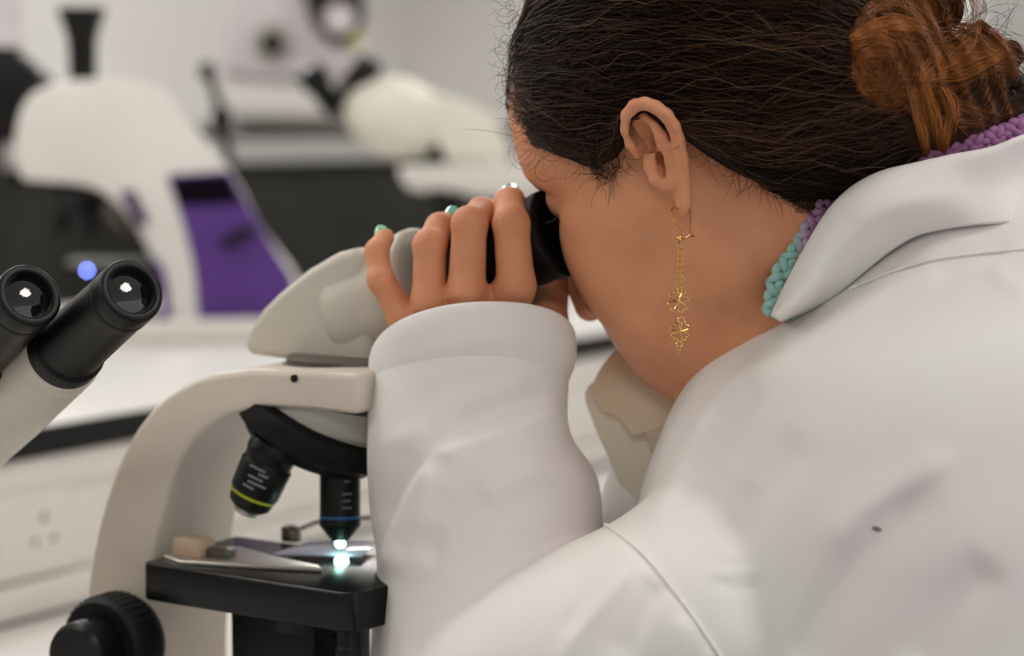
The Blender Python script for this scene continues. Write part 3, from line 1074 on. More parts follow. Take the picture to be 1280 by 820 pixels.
lo = np.minimum.reduce([H(x, y, z) for x in (-.13, .14) for y in (-.1, .1) for z in (-.12, .15)] + [NECK_B - .07])
hi = np.maximum.reduce([H(x, y, z) for x in (-.13, .14) for y in (-.1, .1) for z in (-.12, .15)] + [NECK_B + .07])
hV, hF = surface_net(head_sd, lo, hi, 0.0012)
hV = relax(hV, hF, 2, .4)

# ---------------------------------------------------------------- left hand
DH = .056
HJ = dict(
    wrist=P(592, 470, 1.045 + DH),
    i=[P(645, 356, 1.030 + DH), P(639, 280, 1.026 + DH), P(637, 254, 1.046 + DH), P(640, 248, 1.064 + DH)],
    m=[P(583, 364, 1.028 + DH), P(587, 280, 1.026 + DH), P(602, 266, 1.048 + DH), P(620, 268, 1.066 + DH)],
    r=[P(537, 374, 1.034 + DH), P(537, 307, 1.034 + DH), P(550, 284, 1.052 + DH), P(564, 279, 1.064 + DH)],
    l=[P(506, 398, 1.048 + DH), P(476, 350, 1.046 + DH), P(471, 314, 1.052 + DH), P(481, 297, 1.062 + DH)],
)
FR = dict(i=[.0104, .0097, .0085, .0070], m=[.0103, .0094, .0083, .0068], r=[.0096, .0088, .0079, .0066], l=[.0088, .0071, .0064, .0054])


def hand_sd(p):
    W = HJ['wrist']
    d = None
    fing = None
    # metacarpals and palm
    for k_, rw in (('i', .0120), ('m', .0115), ('r', .0112), ('l', .0105)):
        e = sd_cone(p, W + (HJ[k_][0] - HJ['m'][0]) * .45 + FW * .012, HJ[k_][0] * .86 + W * .14 + FW * .003, .016, rw)
        d = e if d is None else smin(d, e, .010)
    d = smin(d, sd_cone(p, P(560, 430, 1.062 + DH), P(630, 420, 1.062 + DH), .015, .016), .014)
    # thenar and thumb reaching up behind the tube
    d = smin(d, sd_path(p, [P(640, 470, 1.062 + DH), P(676, 404, 1.075 + DH), P(690, 352, 1.094 + DH), P(683, 318, 1.116 + DH)], [.020, .0150, .0105, .0085], .004), .012)
    # wrist and forearm
    d = smin(d, sd_cone(p, W + FW * .004, P(560, 700, 1.115), .024, .034), .02)
    for k_ in 'imrl':
        J, R_ = HJ[k_], FR[k_]
        e = sd_path(p, J, R_, .003)
        # knuckle bumps
        e = smin(e, np.linalg.norm(p - (J[1] - FW * .0012), axis=1) - R_[1] * .94, .003)
        e = smin(e, np.linalg.norm(p - (J[0] - FW * .0022 - UP * .001), axis=1) - R_[0] * .95, .005)
        fing = e if fing is None else np.minimum(fing, e)
    d = smin(d, fing, .0045)
    return d


allj = np.array([q for k_ in 'imrl' for q in HJ[k_]] + [P(560, 600, 1.13), P(690, 330, 1.19), P(500, 600, 1.02)])
nV, nF = surface_net(hand_sd, allj.min(0) - .03, allj.max(0) + .03, 0.0009)
nV = relax(nV, nF, 2, .4)
HAND = (nV, nF)

def fold(V, F, folds):
    """raise or sink cloth along drape lines (pixel polylines on the near side), along the surface normal"""
    for pts, w0, w1, amp in folds:
        N = vnormals(V, F)
        pr = project(V)
        s = np.sign(((CAM - V) * N).sum(1))
        if np.mean(s) < 0:
            pass
        q = spline(np.array(pts, float), 60)
        dx = pr[:, None, 0] - q[None, :, 0]
        near = (pr[:, 0] > q[:, 0].min() - 3 * max(w0, w1)) & (pr[:, 0] < q[:, 0].max() + 3 * max(w0, w1)) & \
               (pr[:, 1] > q[:, 1].min() - 3 * max(w0, w1)) & (pr[:, 1] < q[:, 1].max() + 3 * max(w0, w1))
        ii = np.nonzero(near)[0]
        if not len(ii):
            continue
        a = pr[ii, :2]
        dd = np.linalg.norm(a[:, None] - q[None], axis=2)
        k_ = dd.argmin(1)
        t_ = np.gradient(q, axis=0)[k_]
        rel = a - q[k_]
        side = t_[:, 0] * rel[:, 1] - t_[:, 1] * rel[:, 0]
        dist = dd[np.arange(len(ii)), k_]
        wv = np.where(side > 0, w1, w0)
        u_ = k_ / 59.0
        end = np.clip(np.minimum(u_, 1 - u_) * 5, 0, 1)
        end = end * end * (3 - 2 * end)
        facing = ((CAM - V[ii]) * N[ii]).sum(1)
        facing /= np.linalg.norm(CAM - V[ii], axis=1)
        g = np.exp(-(dist / wv) ** 2) * end * np.clip(facing * 4, 0, 1) * amp
        to_cam = (CAM - V[ii]) / np.linalg.norm(CAM - V[ii], axis=1, keepdims=True)
        V[ii] += (N[ii] * .4 + to_cam * .6) * g[:, None]
    return V


_n = vnormals(nV, nF)
if ((nV - nV.mean(0)) * _n).sum() < 0:
    nF = nF[:, ::-1]
CRE = []
for cx, cy, w_ in ((639, 278, 13), (587, 280, 13), (537, 306, 12)):
    for dy, ww, am in ((-5, .8, -.0005), (0, 1.0, -.0007), (6, .75, -.0005)):
        CRE.append(([(cx - w_ * ww, cy + dy + 2), (cx, cy + dy), (cx + w_ * ww, cy + dy + 1.5)], 2.2, 2.2, am))
CRE += [([(466, 349), (476, 346), (488, 348)], 2.2, 2.2, -.0005), ([(628, 252), (638, 250), (648, 252)], 2, 2, -.0004),
        ([(655, 350), (672, 380)], 14, 8, -.0008), ([(562, 372), (566, 400)], 12, 12, -.0012), ([(612, 360), (613, 390)], 12, 12, -.0010), ([(520, 392), (528, 420)], 10, 10, -.0008)]
nV = fold(nV, nF, CRE)

# torso, hips and legs carry the head and the arm (all under the coat)
under = [
    tube_lr([(1010, 430, 1180, 330, 1.10, .05), (960, 520, 1330, 380, 1.10, .09), (900, 640, 1440, 560, 1.10, .11), (900, 900, 1460, 900, 1.08, .115), (1060, 1400, 1460, 1400, 1.05, .11)], 30, 32),
    tube_lr([(840, 640, 960, 800, 1.06, .045), (640, 780, 780, 920, 1.05, .042), (500, 880, 610, 1000, 1.055, .038)], 16, 24),
]
for sx in (-.085, .085):
    f0 = feet + np.array([sx, .16, 0])
    under.append(tube(spline([f0 + ZZ * .84, f0 + ZZ * .45 - np.array([0, .01, 0]), f0 + ZZ * .06], 20), np.linspace(.078, .042, 20), 24))
uV, uF = join(*under)
uV = np.asarray(uV)
bV, bF = join((hV, hF.tolist()), (nV, nF.tolist()), (uV, uF))
body = mesh_obj('body', bV, bF, SKIN, person)

# eyes, lashes, brows
for sy in (1, -1):
    part('eyebrow', tube(spline([H(.0925, sy * .010, .036), H(.0855, sy * .028, .042), H(.074, sy * .043, .039)], 14), [.0012 * q + .0004 for q in np.sin(np.linspace(.3, 2.9, 14))], 8), LASH, person)
    lsh = []
    for i in range(16):
        u_ = i / 15
        b0 = H(.0885 - .010 * u_ ** 2, sy * (.022 + .023 * u_), .0135 - .001 * u_)
        lsh.append(spline([b0, b0 + HX * .004 + HY * sy * .002 - HZ * .002, b0 + HX * .0075 + HY * sy * .004 - HZ * .001], 6))
    part('eyelashes', strands(np.array(lsh), .00022), LASH, person)


def nail(tip, back, up, w, l, m_, lb):
    a = unit(tip - back)
    s = unit(np.cross(a, up))
    n = np.cross(s, a)
    rows = []
    for u_ in (-1, -.6, 0, .6, 1):
        q = tip + s * w * u_ - n * (abs(u_) ** 2) * w * .45
        rows.append([q - a * l * .55, q, q + a * l * (.62 - .25 * u_ * u_)])
    o = part('fingernail', sheet(rows, 10, 12, .0007), m_, body)
    o['label'] = lb


nail(P(473, 292, 1.0595 + DH), P(473, 312, 1.052 + DH), unit(cv(-.6, -.6, .5)), .0043, .0098, NAILG, 'green striped nail varnish')
nail(P(560, 263, 1.060 + DH), P(547, 284, 1.044 + DH), unit(cv(-.2, .2, .95)), .0046, .008, NAILT, 'teal nail varnish')
nail(P(637, 233, 1.060 + DH), P(637, 250, 1.036 + DH), unit(cv(-.1, .3, .95)), .0050, .008, NAILT, 'teal nail varnish')

# ---------------------------------------------------------------- lab coat
torso = tube_lr([(1048, 290, 1290, 140, 1.075, .060), (1000, 362, 1320, 175, 1.075, .082), (966, 396, 1400, 220, 1.08, .105), (918, 427, 1480, 300, 1.085, .130), (872, 466, 1540, 380, 1.08, .150), (843, 510, 1580, 470, 1.08, .162),
                 (822, 560, 1600, 570, 1.08, .168), (804, 612, 1610, 680, 1.08, .172), (792, 690, 1612, 800, 1.08, .172), (800, 860, 1600, 960, 1.08, .17),
                 (900, 1150, 1600, 1180, 1.07, .165), (1010, 1500, 1620, 1500, 1.04, .16), (1020, 2200, 1680, 2200, 1.04, .17)], 120, 140, 2.15)
upper = tube_lr([(850, 590, 1010, 790, 1.04, .080), (775, 648, 960, 880, 1.03, .088), (690, 690, 870, 940, 1.035, .086), (610, 738, 770, 990, 1.045, .082), (530, 800, 680, 1030, 1.065, .080), (470, 880, 600, 1060, 1.08, .068)], 60, 72, 2.1)
fore = tube_lr([(480, 1010, 640, 1060, 1.112, .05), (463, 930, 730, 990, 1.115, .070), (463, 860, 750, 860, 1.118, .078), (466, 770, 752, 760, 1.118, .074), (471, 700, 752, 680, 1.115, .068), (462, 645, 751, 628, 1.112, .064, ), (459, 595, 743, 588, 1.112, .061), (459, 560, 719, 555, 1.112, .057), (460, 528, 708, 527, 1.112, .054, 14),
                (461, 500, 709, 498, 1.112, .052, 34), (464, 462, 709, 462, 1.112, .048, 50)], 80, 80, 2.1)
cV, cF = voxel_union([torso, upper, fore], 0.0023)
cV = relax(cV, cF, 12, .5)


_n = vnormals(cV, cF)
if ((cV - cV.mean(0)) * _n).sum() < 0:
    cF = cF[:, ::-1]
# (points, width on one side px, width on the other px, height m): width order = right-hand / left-hand of travel
FOLDS = [
    # armhole: sleeve head stands slightly proud, then the seam
    ([(757, 656), (800, 690), (850, 750), (905, 830), (950, 900)], 26, 5, -.0020),
    # big sleeve drapes
    ([(716, 490), (650, 527), (585, 553), (530, 575)], 52, 7, .0080),
    ([(545, 566), (522, 598), (501, 640), (484, 684), (474, 720)], 46, 5, .0080),
    ([(520, 560), (495, 600), (478, 650)], 16, 16, -.0040),
    ([(690, 480), (620, 512), (560, 535)], 14, 14, -.0030),
    ([(468, 560), (500, 545), (540, 535)], 9, 14, .0016),
    ([(745, 600), (690, 585), (640, 600), (600, 640)], 16, 40, .0032),
    ([(690, 462), (640, 470), (580, 480), (500, 520)], 12, 22, -.0014),
    ([(560, 690), (520, 680), (490, 690)], 20, 20, -.003),
    ([(765, 660), (700, 690), (630, 730), (575, 770), (530, 830)], 10, 60, .0030),
    ([(800, 700), (760, 750), (720, 800), (690, 850)], 8, 14, .0028),
    ([(830, 720), (800, 770), (770, 830)], 14, 22, -.0035),
    ([(770, 690), (735, 740), (700, 800)], 10, 10, -.0018),
    ([(860, 770), (850, 800), (835, 850)], 10, 14, .0026),
    # back and shoulder
    ([(1170, 590), (1110, 660), (1060, 720), (1010, 800), (990, 860)], 30, 22, -.0050),
    ([(1200, 560), (1150, 600), (1080, 640), (1030, 700)], 12, 26, .0022),
    ([(1250, 700), (1190, 760), (1140, 850)], 26, 30, -.004),
    ([(905, 470), (870, 510), (845, 560), (825, 620)], 9, 12, -.0028),
    ([(890, 500), (860, 560), (835, 630), (800, 660)], 9, 16, .0022),
    ([(955, 470), (920, 520), (880, 600), (850, 650)], 16, 26, -.0022),
    ([(930, 450), (885, 500), (850, 580), (815, 650)], 7, 12, .0022),
    ([(1010, 540), (960, 610), (915, 700)], 22, 30, -.0022),
    ([(940, 600), (920, 640), (900, 690)], 24, 24, -.0014),
    ([(890, 725), (925, 735), (960, 728)], 5, 7, -.0012),
    ([(880, 715), (920, 716), (955, 712)], 5, 6, .0010),
    ([(1270, 310), (1210, 330), (1160, 350)], 10, 14, -.0020),
    ([(1240, 330), (1255, 350), (1290, 370)], 12, 14, .002),
    ([(1160, 320), (1110, 345), (1058, 372)], 8, 10, -.0016),
]
cV = fold(cV, cF, FOLDS)
cV = relax(cV, cF, 2, .5)
cV += vnormals(cV, cF) * (noise3(cV, 55, 3, 2) * .0007)[:, None]
coat = fast_mesh('lab_coat', cV, cF, CLOTH, person)
coat['label'] = 'white cotton lab coat'


# raised armhole seam
sm = []
prc = project(cV)


def near_pt(px, py, lift=0.0):
    dd = (prc[:, 0] - px) ** 2 + (prc[:, 1] - py) ** 2
    ii = np.nonzero(dd < 9)[0]
    if not len(ii):
        ii = np.array([dd.argmin()])
    k_ = ii[prc[ii, 2].argmin()]
    return P(px, py, prc[k_, 2] - lift)


seam = [near_pt(x, y, .0008) for x, y in spline([(757, 656), (800, 688), (850, 748), (905, 828), (950, 900)], 30)]
sq_ = spline([(757, 656), (800, 688), (850, 748), (905, 828), (950, 900)], 30)
sd0 = np.array([(q_ - CAM) @ FW for q_ in seam])
for _ in range(4):
    sd0[1:-1] = np.minimum(sd0[1:-1], .5 * (sd0[:-2] + sd0[2:]) + .0003)
    sd0[1:-1] = .25 * sd0[:-2] + .5 * sd0[1:-1] + .25 * sd0[2:]
part('armhole_seam', tube(spline([P(x, y, d_) for (x, y), d_ in zip(sq_, sd0)], 80), .0011, 8), CLOTH, coat)
yk = spline([(1062, 361), (1110, 341), (1165, 325), (1220, 317), (1285, 311)], 30)
yd = np.array([(near_pt(x, y) - CAM) @ FW for x, y in yk])
for _ in range(6):
    yd[1:-1] = .25 * yd[:-2] + .5 * yd[1:-1] + .25 * yd[2:]
part('yoke_seam', tube(spline([P(x, y, d_ - .0004) for (x, y), d_ in zip(yk, yd)], 60), .0008, 8), CLOTH, coat)
sn_ = near_pt(1096, 661, .0002)
part('snag', ellipsoid(sn_, (unit(RT - UP * .3), FW, unit(UP + RT * .3)), (.0024, .0008, .0012), 14, 10), mat('snag_thread', (128, 116, 108), .9), coat)

# cuff: turned hem round the wrist, open at the top
def cuff_ring(Lx, Ly, Rx, Ry, d, rd, lift, infl=0.0, seg=96):
    L, Q = P(Lx, Ly, d), P(Rx, Ry, d)
    c, h = (L + Q) / 2, (Q - L) / 2
    h = h * (1 + infl / np.linalg.norm(h))
    near = -FW * (rd + infl) + UP * lift / FPX * d + RT * .55 * lift / FPX * d
    a = np.linspace(0, 2 * math.pi, seg, endpoint=False)
    ca, sa = np.cos(a), np.sin(a)
    ca, sa = np.sign(ca) * np.abs(ca) ** .93, np.sign(sa) * np.abs(sa) ** .93
    return c + ca[:, None] * h + sa[:, None] * near


rings = [cuff_ring(460, 512, 713, 492, 1.112, .0525, 52, -.0045), cuff_ring(460, 498, 713, 478, 1.112, .053, 54, -.0016), cuff_ring(461, 488, 713, 470, 1.112, .053, 55, .0003), cuff_ring(463, 468, 713, 458, 1.112, .0525, 54, .0010),
         cuff_ring(465, 448, 713, 446, 1.112, .052, 50, .0016), cuff_ring(468, 433, 711, 434, 1.112, .051, 53, .0014), cuff_ring(470, 429, 710, 431, 1.112, .050, 53, .0004),
         cuff_ring(472, 431, 708, 432, 1.112, .049, 51, -.0018), cuff_ring(472, 446, 706, 446, 1.112, .049, 40, -.003), cuff_ring(470, 475, 704, 470, 1.112, .048, 20, -.004)]
kV = np.concatenate(rings)
kF = []
sg = 96
for i in range(len(rings) - 1):
    for j in range(sg):
        kF.append([i * sg + j, i * sg + (j + 1) % sg, (i + 1) * sg + (j + 1) % sg, (i + 1) * sg + j])
kV = fold(kV, np.array(kF), [([(470, 500), (540, 470), (600, 452), (660, 440), (708, 455)], 9, 5, -.0010), ([(585, 440), (583, 470), (590, 500)], 8, 8, -.0008)])
cuffo = mesh_obj('cuff', kV, kF, CLOTH, coat)
sbm = cuffo.modifiers.new('s', 'SUBSURF')
sbm.levels = sbm.render_levels = 2

# collar leaf folded over the back of the neck
top = [(966, 396, 1.008), (985, 355, 1.006), (1010, 308, 1.002), (1040, 261, .998), (1066, 236, .994), (1100, 218, .988), (1150, 206, .982), (1190, 197, .980), (1240, 187, .980), (1290, 168, .985), (1370, 160, 1.02), (1400, 200, 1.10)]
mid_ = [(971, 398, .994), (1000, 370, .990), (1036, 320, .984), (1066, 292, .980), (1090, 270, .975), (1125, 254, .970), (1170, 245, .966), (1205, 238, .965), (1250, 232, .965), (1295, 222, .972), (1400, 220, 1.01), (1440, 250, 1.10)]
bot = [(976, 400, .990), (1012, 386, .984), (1050, 362, .976), (1084, 334, .970), (1112, 312, .966), (1145, 293, .962), (1185, 284, .960), (1220, 281, .960), (1260, 279, .960), (1300, 277, .968), (1430, 290, 1.01), (1470, 310, 1.10)]
inn = [(968, 398, 1.020), (1000, 366, 1.022), (1030, 320, 1.022), (1058, 280, 1.020), (1082, 256, 1.016), (1112, 238, 1.010), (1160, 228, 1.004), (1200, 220, 1.002), (1250, 212, 1.002), (1300, 200, 1.006), (1360, 190, 1.03), (1380, 220, 1.09)]
for row, lf in ((bot, .0045), (mid_, .0095)):
    for i_, q_ in enumerate(row):
        if q_[0] < 1275:
            g_ = near_pt(q_[0], q_[1])
            dz_ = (g_ - CAM) @ FW
            if row is bot or dz_ - lf < q_[2] + .03:
                row[i_] = (q_[0], q_[1], min(max(dz_ - lf, q_[2] - .02), q_[2] + .045))
for row in (bot, mid_):
    dd_ = np.array([q_[2] for q_ in row])
    for _ in range(3):
        dd_[1:-1] = .25 * dd_[:-2] + .5 * dd_[1:-1] + .25 * dd_[2:]
    for i_ in range(len(row)):
        row[i_] = (row[i_][0], row[i_][1], dd_[i_])
colr = part('collar', sheet([[P(*q) for q in r] for r in (inn, top, mid_, bot)], 110, 40, .0028), CLOTH, coat, sharp=None)

# far side of the collar and the coat front, seen under the chin
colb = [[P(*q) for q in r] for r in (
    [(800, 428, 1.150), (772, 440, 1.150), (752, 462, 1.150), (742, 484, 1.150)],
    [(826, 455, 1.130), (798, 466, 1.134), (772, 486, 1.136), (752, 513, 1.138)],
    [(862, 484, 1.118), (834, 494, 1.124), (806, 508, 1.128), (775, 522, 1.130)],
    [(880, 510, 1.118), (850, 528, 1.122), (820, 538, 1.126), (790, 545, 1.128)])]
fl = part('collar', sheet(colb, 30, 30, .0026), CLOTH_SHADE, coat, sharp=None)
fl['label'] = 'far side of the collar, its inside coloured tan for shade'
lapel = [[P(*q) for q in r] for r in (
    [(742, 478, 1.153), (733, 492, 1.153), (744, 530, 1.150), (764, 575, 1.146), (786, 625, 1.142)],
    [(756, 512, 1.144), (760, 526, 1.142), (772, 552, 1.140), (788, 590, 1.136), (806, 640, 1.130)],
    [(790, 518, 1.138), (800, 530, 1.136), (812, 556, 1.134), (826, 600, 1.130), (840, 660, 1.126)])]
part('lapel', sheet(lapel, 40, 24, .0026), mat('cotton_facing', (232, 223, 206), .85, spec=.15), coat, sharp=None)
front = tube_lr([(790, 520, 900, 500, 1.165, .018), (766, 580, 900, 560, 1.165, .03), (745, 640, 900, 640, 1.165, .04), (735, 720, 900, 720, 1.165, .045), (735, 900, 920, 900, 1.165, .05), (760, 1300, 960, 1300, 1.16, .05)], 40, 40)
part('front_panel', front, CLOTH, coat, sharp=None)

# ---------------------------------------------------------------- knitted scarf edge
KN = []
kc_ = mat('knit_yarn', (150, 190, 180), 0.8, spec=0.2, bump=(2600, 0.0002))
nt_ = kc_.node_tree
tc_ = nt_.nodes.new('ShaderNodeTexCoord')
sp_ = nt_.nodes.new('ShaderNodeSeparateXYZ')
rm_ = nt_.nodes.new('ShaderNodeValToRGB')
mr_ = nt_.nodes.new('ShaderNodeMapRange')
nt_.links.new(tc_.outputs['Object'], sp_.inputs[0])
nt_.links.new(sp_.outputs['X'], mr_.inputs['Value'])
x0_, x1_ = P(970, 390, 1.02)[0], P(1040, 260, 1.02)[0]
mr_.inputs['From Min'].default_value = x0_
mr_.inputs['From Max'].default_value = x1_
nt_.links.new(mr_.outputs['Result'], rm_.inputs['Fac'])
cr_ = rm_.color_ramp
cr_.elements[0].position = 0.0
cr_.elements[0].color = lin((.62, .79, .76)) + (1,)
cr_.elements[1].position = 1.0
cr_.elements[1].color = lin((.62, .43, .59)) + (1,)
for pos, c in ((.28, (.58, .79, .75)), (.42, (.72, .70, .75)), (.60, (.71, .54, .69))):
    e_ = cr_.elements.new(pos)
    e_.color = lin(c) + (1,)
nt_.links.new(rm_.outputs['Color'], nt_.nodes['Principled BSDF'].inputs['Base Color'])
base_ = spline([P(972, 394, 1.024), P(979, 352, 1.022), P(1004, 316, 1.020), P(1030, 272, 1.018), P(1060, 236, 1.016), P(1110, 208, 1.006), P(1170, 196, .998), P(1215, 186, .994), P(1250, 176, .994), P(1290, 158, 1.0)], 170)
for lane in range(3):
    for strand in range(2):
        u_ = np.arange(170)
        off = (lane - .7) * .0056
        tt = np.gradient(base_, axis=0)
        tt /= np.linalg.norm(tt, axis=1, keepdims=True)
        side = np.cross(tt, FW)
        path = base_ + side * (-off + (.0024) * np.sin(u_ * .50 + strand * math.pi + lane))[:, None] - FW * (.0020 * np.cos(u_ * 1.0 + strand * math.pi) - lane * .0006)[:, None]
        KN.append(tube(path, .0023, 8))
# cloth under the loops
scarf = part('scarf', join(*KN), kc_, person, sharp=None)
scarf['label'] = 'knitted scarf shading from teal to lilac'

# ---------------------------------------------------------------- hair
HC = CR_C
HR = CR_R + np.array((.011, .010, .011))


def scalp_hit(px, py):
    """head-frame point where the pixel's ray meets the hair ellipsoid (near side)"""
    o = to_head(CAM[None])[0]
    r = ray(px, py)
    dv = np.array([r @ HX, r @ HY, r @ HZ])
    a = (o - HC) / HR
    b = dv / HR
    A, B, C = b @ b, a @ b, a @ a - 1
    disc = B * B - A * C
    t = (-B - math.sqrt(max(disc, 0))) / A
    return o + dv * t


hairline_px = [(628, 170), (650, 176), (666, 182), (690, 190), (722, 200), (738, 212), (752, 220), (767, 216), (779, 203), (785, 178), (791, 145), (815, 138), (845, 160), (864, 168), (885, 187), (915, 208), (960, 236), (1005, 262), (1040, 262)]
def surf_depth(px, py, sdf, d0=.90, d1=1.15):
    """march towards the surface along each pixel's ray"""
    px, py = np.asarray(px, float), np.asarray(py, float)
    d = np.full(px.shape, d0)
    for _ in range(30):
        q = np.stack([CAM[k] + d * (FW[k] + (px - 640) / FPX * RT[k] - (py - 410) / FPX * UP[k]) for k in range(3)], -1)
        d = np.minimum(d + np.maximum(sdf(q), -.002) * .8, d1)
    return d


HLX = np.array([q[0] for q in hairline_px], float)
HLY = np.array([q[1] for q in hairline_px], float)


def from_head(h):
    return HO + h[..., 0:1] * HX + h[..., 1:2] * HY + h[..., 2:3] * HZ


def below_line(h):
    """metres below the hairline (the same hairline on both sides of the head)"""
    a = h.copy()
    a[..., 1] = np.abs(a[..., 1])
    pr = project(from_head(a))
    return (pr[..., 1] - np.interp(pr[..., 0], HLX, HLY)) / 2420.0 + .0016 * noise3(from_head(a).reshape(-1, 3), 420, 17, 2).reshape(pr.shape[:-1])


def hair_form(p):
    h = to_head(p)
    d = sd_ell(h, HC, HR - .002)
    d = smin(d, sd_ell(h, (-.085, 0, .015), (.035, .055, .055)), .03)
    # nape hair running down to the collar
    d = smin(d, sd_cone(p, H(-.085, .010, -.005), P(1085, 225, 1.075), .044, .040), .03)
    # lower temple and nape, close to the skin
    d = smin(d, sd_cone(h, (.050, .052, .022), (.046, .057, .004), .012, .009), .02)
    d = smin(d, sd_cone(h, (-.020, .058, .0), (-.055, .052, -.012), .016, .016), .02)
    return d


def hair_sd(p):
    cut = (below_line(to_head(p)) + .0045) * .6
    # thins towards the hairline
    return smax(hair_form(p) + .005 * np.exp(np.minimum(cut, 0) / .006), cut, .006)


sV, sF = surface_net(hair_sd, lo - .02, hi + .02, 0.0022)
sV = relax(sV, sF, 2, .5)
sN = vnormals(sV, sF)
hair = fast_mesh('hair', sV, sF, HAIRM, person)
hair['label'] = 'dark brown hair drawn back to a bun'

BUN_DIR = unit((to_head(P(1120, 95, 1.03)[None])[0] - HC) / HR)


def ell_pt(d, off):
    """direction in unit-sphere space -> head-frame point lifted off the hair surface"""
    q = HC + HR * d
    n = d / HR
    n /= np.linalg.norm(n, axis=-1, keepdims=True)
    return q + n * off


def flow(roots, n, wav, off, sag, seed):
    r = np.random.default_rng(seed)
    m = len(roots)
    tgt = BUN_DIR + r.normal(size=(m, 3)) * .10
    tgt /= np.linalg.norm(tgt, axis=1, keepdims=True)
    t = np.linspace(0, 1, n)[None, :, None]
    dot = np.clip((roots * tgt).sum(1), -1, 1)
    om = np.arccos(dot)[:, None, None]
    d = (np.sin((1 - t) * om) * roots[:, None] + np.sin(t * om) * tgt[:, None]) / np.maximum(np.sin(om), 1e-6)
    # combed sag towards the ear, then up to the bun
    d = d + np.array([0, 0.0, -1.0]) * (sag[:, None, None] * np.sin(t * math.pi))
    fr = r.uniform(8, 22, size=(m, 1, 1))
    ph = r.uniform(0, 6.28, size=(m, 1, 1))
    amp = (wav[:, None, None] if np.ndim(wav) else wav) * r.uniform(.3, 1.5, size=(m, 1, 1))
    side = np.cross(d, tgt[:, None])
    side /= np.maximum(np.linalg.norm(side, axis=2, keepdims=True), 1e-9)
    d = d + side * amp * np.sin(fr * t * om + ph) * np.minimum(1, 4 * t)
    d /= np.linalg.norm(d, axis=2, keepdims=True)
    lift = off[:, None, None] * (.35 + .65 * np.sin(np.clip(t * 1.3, 0, 1) * math.pi * .5)) + .0016 * np.sin(fr * .7 * t + ph)
    q = ell_pt(d, lift * 0)
    shp = q.shape
    q = q.reshape(-1, 3)
    nrm = (q - HC) / (HR * HR)
    nrm /= np.linalg.norm(nrm, axis=1, keepdims=True)
    # neighbouring strands wave together
    wq = from_head(q)
    fr_ = np.clip((q[:, 0] + .02) / .09, .35, 1.3)
    q[:, 2] += .0042 * fr_ * noise3(wq, 150, 91, 2)
    q[:, 0] += .0016 * fr_ * noise3(wq, 210, 92, 1)
    # keep above the hairline, and rest on the mass of hair
    ker = np.array([1, 2, 3, 2, 1.]) / 9
    for _ in range(3):
        low = np.maximum(below_line(q) + .0015, 0).reshape(shp[:2])
        low = np.maximum(low, np.stack([np.convolve(np.pad(u_, 2, mode='edge'), ker, 'valid') for u_ in low]))
        q[:, 2] += low.reshape(-1) * .9
        q -= nrm * hair_form(from_head(q))[:, None]
    q -= nrm * hair_form(from_head(q))[:, None]
    bl_ = below_line(q).reshape(shp[:2])
    px_ = project(from_head(q))[:, 0].reshape(shp[:2])
    keep = (np.where(px_ > 783, bl_, -1).max(1) < .0025) & (bl_.max(1) < .006)
    edge = np.clip(-below_line(q) / .02, .15, 1)
    clump = noise3(from_head(q * np.array([.35, 1, 1])), 420, 93, 2)
    q += nrm * (lift.reshape(-1) * edge + .0006 + (.0011 * clump + .0008) * edge)[:, None]
    return from_head(q.reshape(shp))[keep]


def rand_roots(m, seed, front=None):
    r = np.random.default_rng(seed)
    out = []
    while len(out) < m:
        d = r.normal(size=3)
        d /= np.linalg.norm(d)
        q = HC + HR * d
        if below_line(q[None])[0] > -.002 or d[1] < -.35:
            continue
        if front is not None and q[0] < front:
            continue
        out.append(d)
    return np.array(out)


HLP = np.array([scalp_hit(x, y - 3) for x, y in hairline_px])


def hl_roots(m, seed):
    """roots along the hairline"""
    r = np.random.default_rng(seed)
    k_ = r.uniform(0, len(HLP) - 1.01, m)
    i = k_.astype(int)
    q = HLP[i] * (1 - (k_ - i))[:, None] + HLP[i + 1] * (k_ - i)[:, None]
    q[:, 2] += r.uniform(-.001, .010, m)
    d = (q - HC) / HR
    return d / np.linalg.norm(d, axis=1, keepdims=True)


r_ = np.random.default_rng(5)
A_ = rand_roots(5200, 1)
B_ = hl_roots(1500, 2)
rt = np.concatenate([A_, B_])
m_ = len(rt)
S1 = flow(rt, 22, .011, r_.uniform(-.001, .0045, m_), r_.uniform(-.02, .12, m_), 21)
V1, F1 = strands(S1, r_.uniform(.00014, .00032, len(S1)))
o = fast_mesh('hair_strands', V1, F1, HAIRM, hair)
o['kind'] = 'stuff'
rt = np.concatenate([rand_roots(420, 3), hl_roots(120, 4), rand_roots(260, 8, .03)])
m_ = len(rt)
S2 = flow(rt, 26, .03, r_.uniform(.002, .0075, m_), r_.uniform(-.05, .15, m_), 22)
V2, F2 = strands(S2, r_.uniform(.00011, .00022, len(S2)))
o = fast_mesh('stray_strands', V2, F2, HAIRB, hair)
o['kind'] = 'stuff'


PALE = mat('pale_hair_glint', (124, 90, 62), 0.35, spec=0.5)  # highlights on the hair, painted as a few paler strands
rt = np.concatenate([rand_roots(110, 13), hl_roots(30, 14)])
S4 = flow(rt, 26, .03, r_.uniform(.004, .0085, len(rt)), r_.uniform(-.08, .16, len(rt)), 27)
V4, F4 = strands(S4, .00011)
o = fast_mesh('glint_strands', V4, F4, PALE, hair)
o['kind'] = 'stuff'


